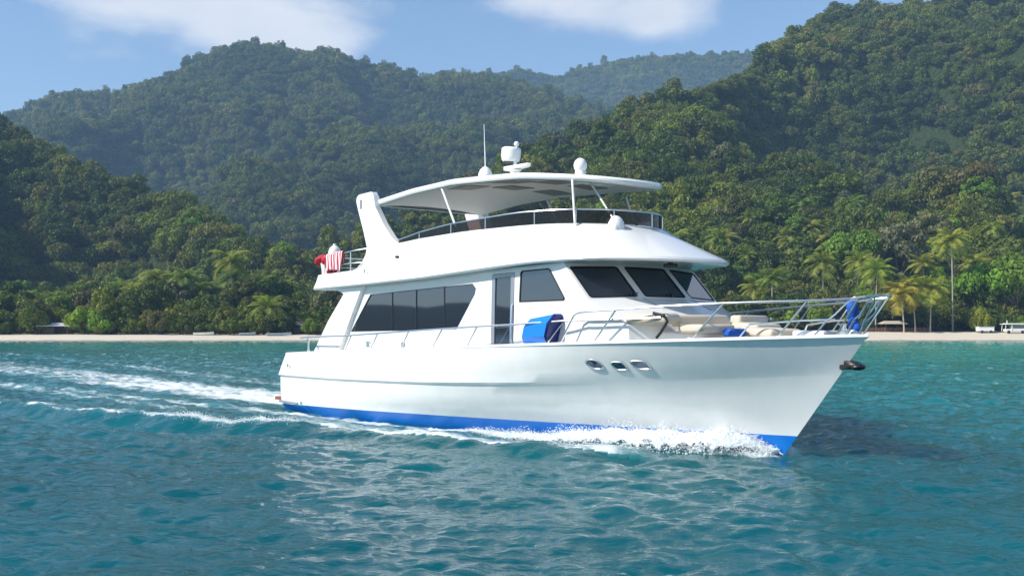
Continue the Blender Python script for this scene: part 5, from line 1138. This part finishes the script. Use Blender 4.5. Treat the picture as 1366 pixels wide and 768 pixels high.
for sx, sy in ((-2.3, -0.9), (-2.3, 0.9), (-0.9, -0.95), (2.3, -0.9), (2.3, 0.9)): MB().tube([(sx, sy, 0.5), (sx+0.1, sy, 2.1)], 0.07).build('canopy_post', white_mat, r)
MB().box((0.3, 0, 0.75), (4.6, 1.7, 0.55)).box((0.9, 0.1, 1.2), (2.8, 1.5, 0.6)).build('body', white_mat, r, bevel=0.08); MB().box((0.9, -0.72, 1.55), (2.6, 0.06, 0.75)).build('windscreen', glass, r)
for sx in (-1.5, 1.7): MB().lathe([(0.34, -0.1), (0.38, 0), (0.34, 0.1)], (sx, -0.82, 0.36), 14, Matrix.Rotation(R(90), 3, 'X')).build('wheel', rubber, r)
# little boats drawn up on the sand
def dinghy(px, Z, ln, m, label, rz):
    x, y, z = gz(px, Z); r = empty('beached_boat', (x, y, z+0.05), rz); tag(r, label, 'boat', 'boats drawn up on the left beach')
    rows = []
    for i in range(13):
        t = i/12; w = 0.62*math.sin(math.pi*(0.12+0.88*min(1, 1.05-t)))**0.6 if t < 1 else 0.02; w = 0.62*(1-max(0, (t-0.45)/0.55)**2.2)
        u = (t-0.5)*ln; zz = 0.55 + 0.25*t**3; rows.append([(u, -w, zz), (u, -w*0.8, 0.2), (u, 0, 0.0+0.2*t**4), (u, w*0.8, 0.2), (u, w, zz), (u, w*0.88, zz), (u, w*0.7, 0.28), (u, -w*0.7, 0.28), (u, -w*0.88, zz)])
    mb = MB(); mb.rows(rows, True); mb.add(rows[0], [tuple(range(9))]); mb.build('boat_hull', m, r)
    for t in (-0.2, 0.12): MB().box((ln*t, 0, 0.45), (0.25, 1.1, 0.05)).build('thwart', wood_m, r)
    return r
palebl = mat('pale_blue_paint', (0.35, 0.45, 0.52), 0.4)
dinghy(372, 227, 5.6, palebl, 'longest pale blue boat drawn up nearest the yacht stern', R(4))
dinghy(272, 228, 4.6, white_mat, 'white boat drawn up alone in the middle of the left beach', R(-3))
dinghy(330, 228, 3.6, palebl, 'short pale blue boat left of the bright low palm', R(8))
# ---------------------------------------------------------------- air
def haze():
    mb = MB(); mb.box((100, 1150, 234), (4600, 3100, 478)); o = mb.build('haze', mat('air', (1, 1, 1))); t = o.data.materials[0].node_tree
    t.nodes.remove(t.nodes['Principled BSDF']); v = N(t, 'ShaderNodeVolumePrincipled'); v.inputs['Color'].default_value = (0.40, 0.66, 1.0, 1); v.inputs['Density'].default_value = 0.00024; v.inputs['Anisotropy'].default_value = 0.0
    t.links.new(v.outputs[0], t.nodes['Material Output'].inputs['Volume']); tag(o, kind='stuff')
haze()
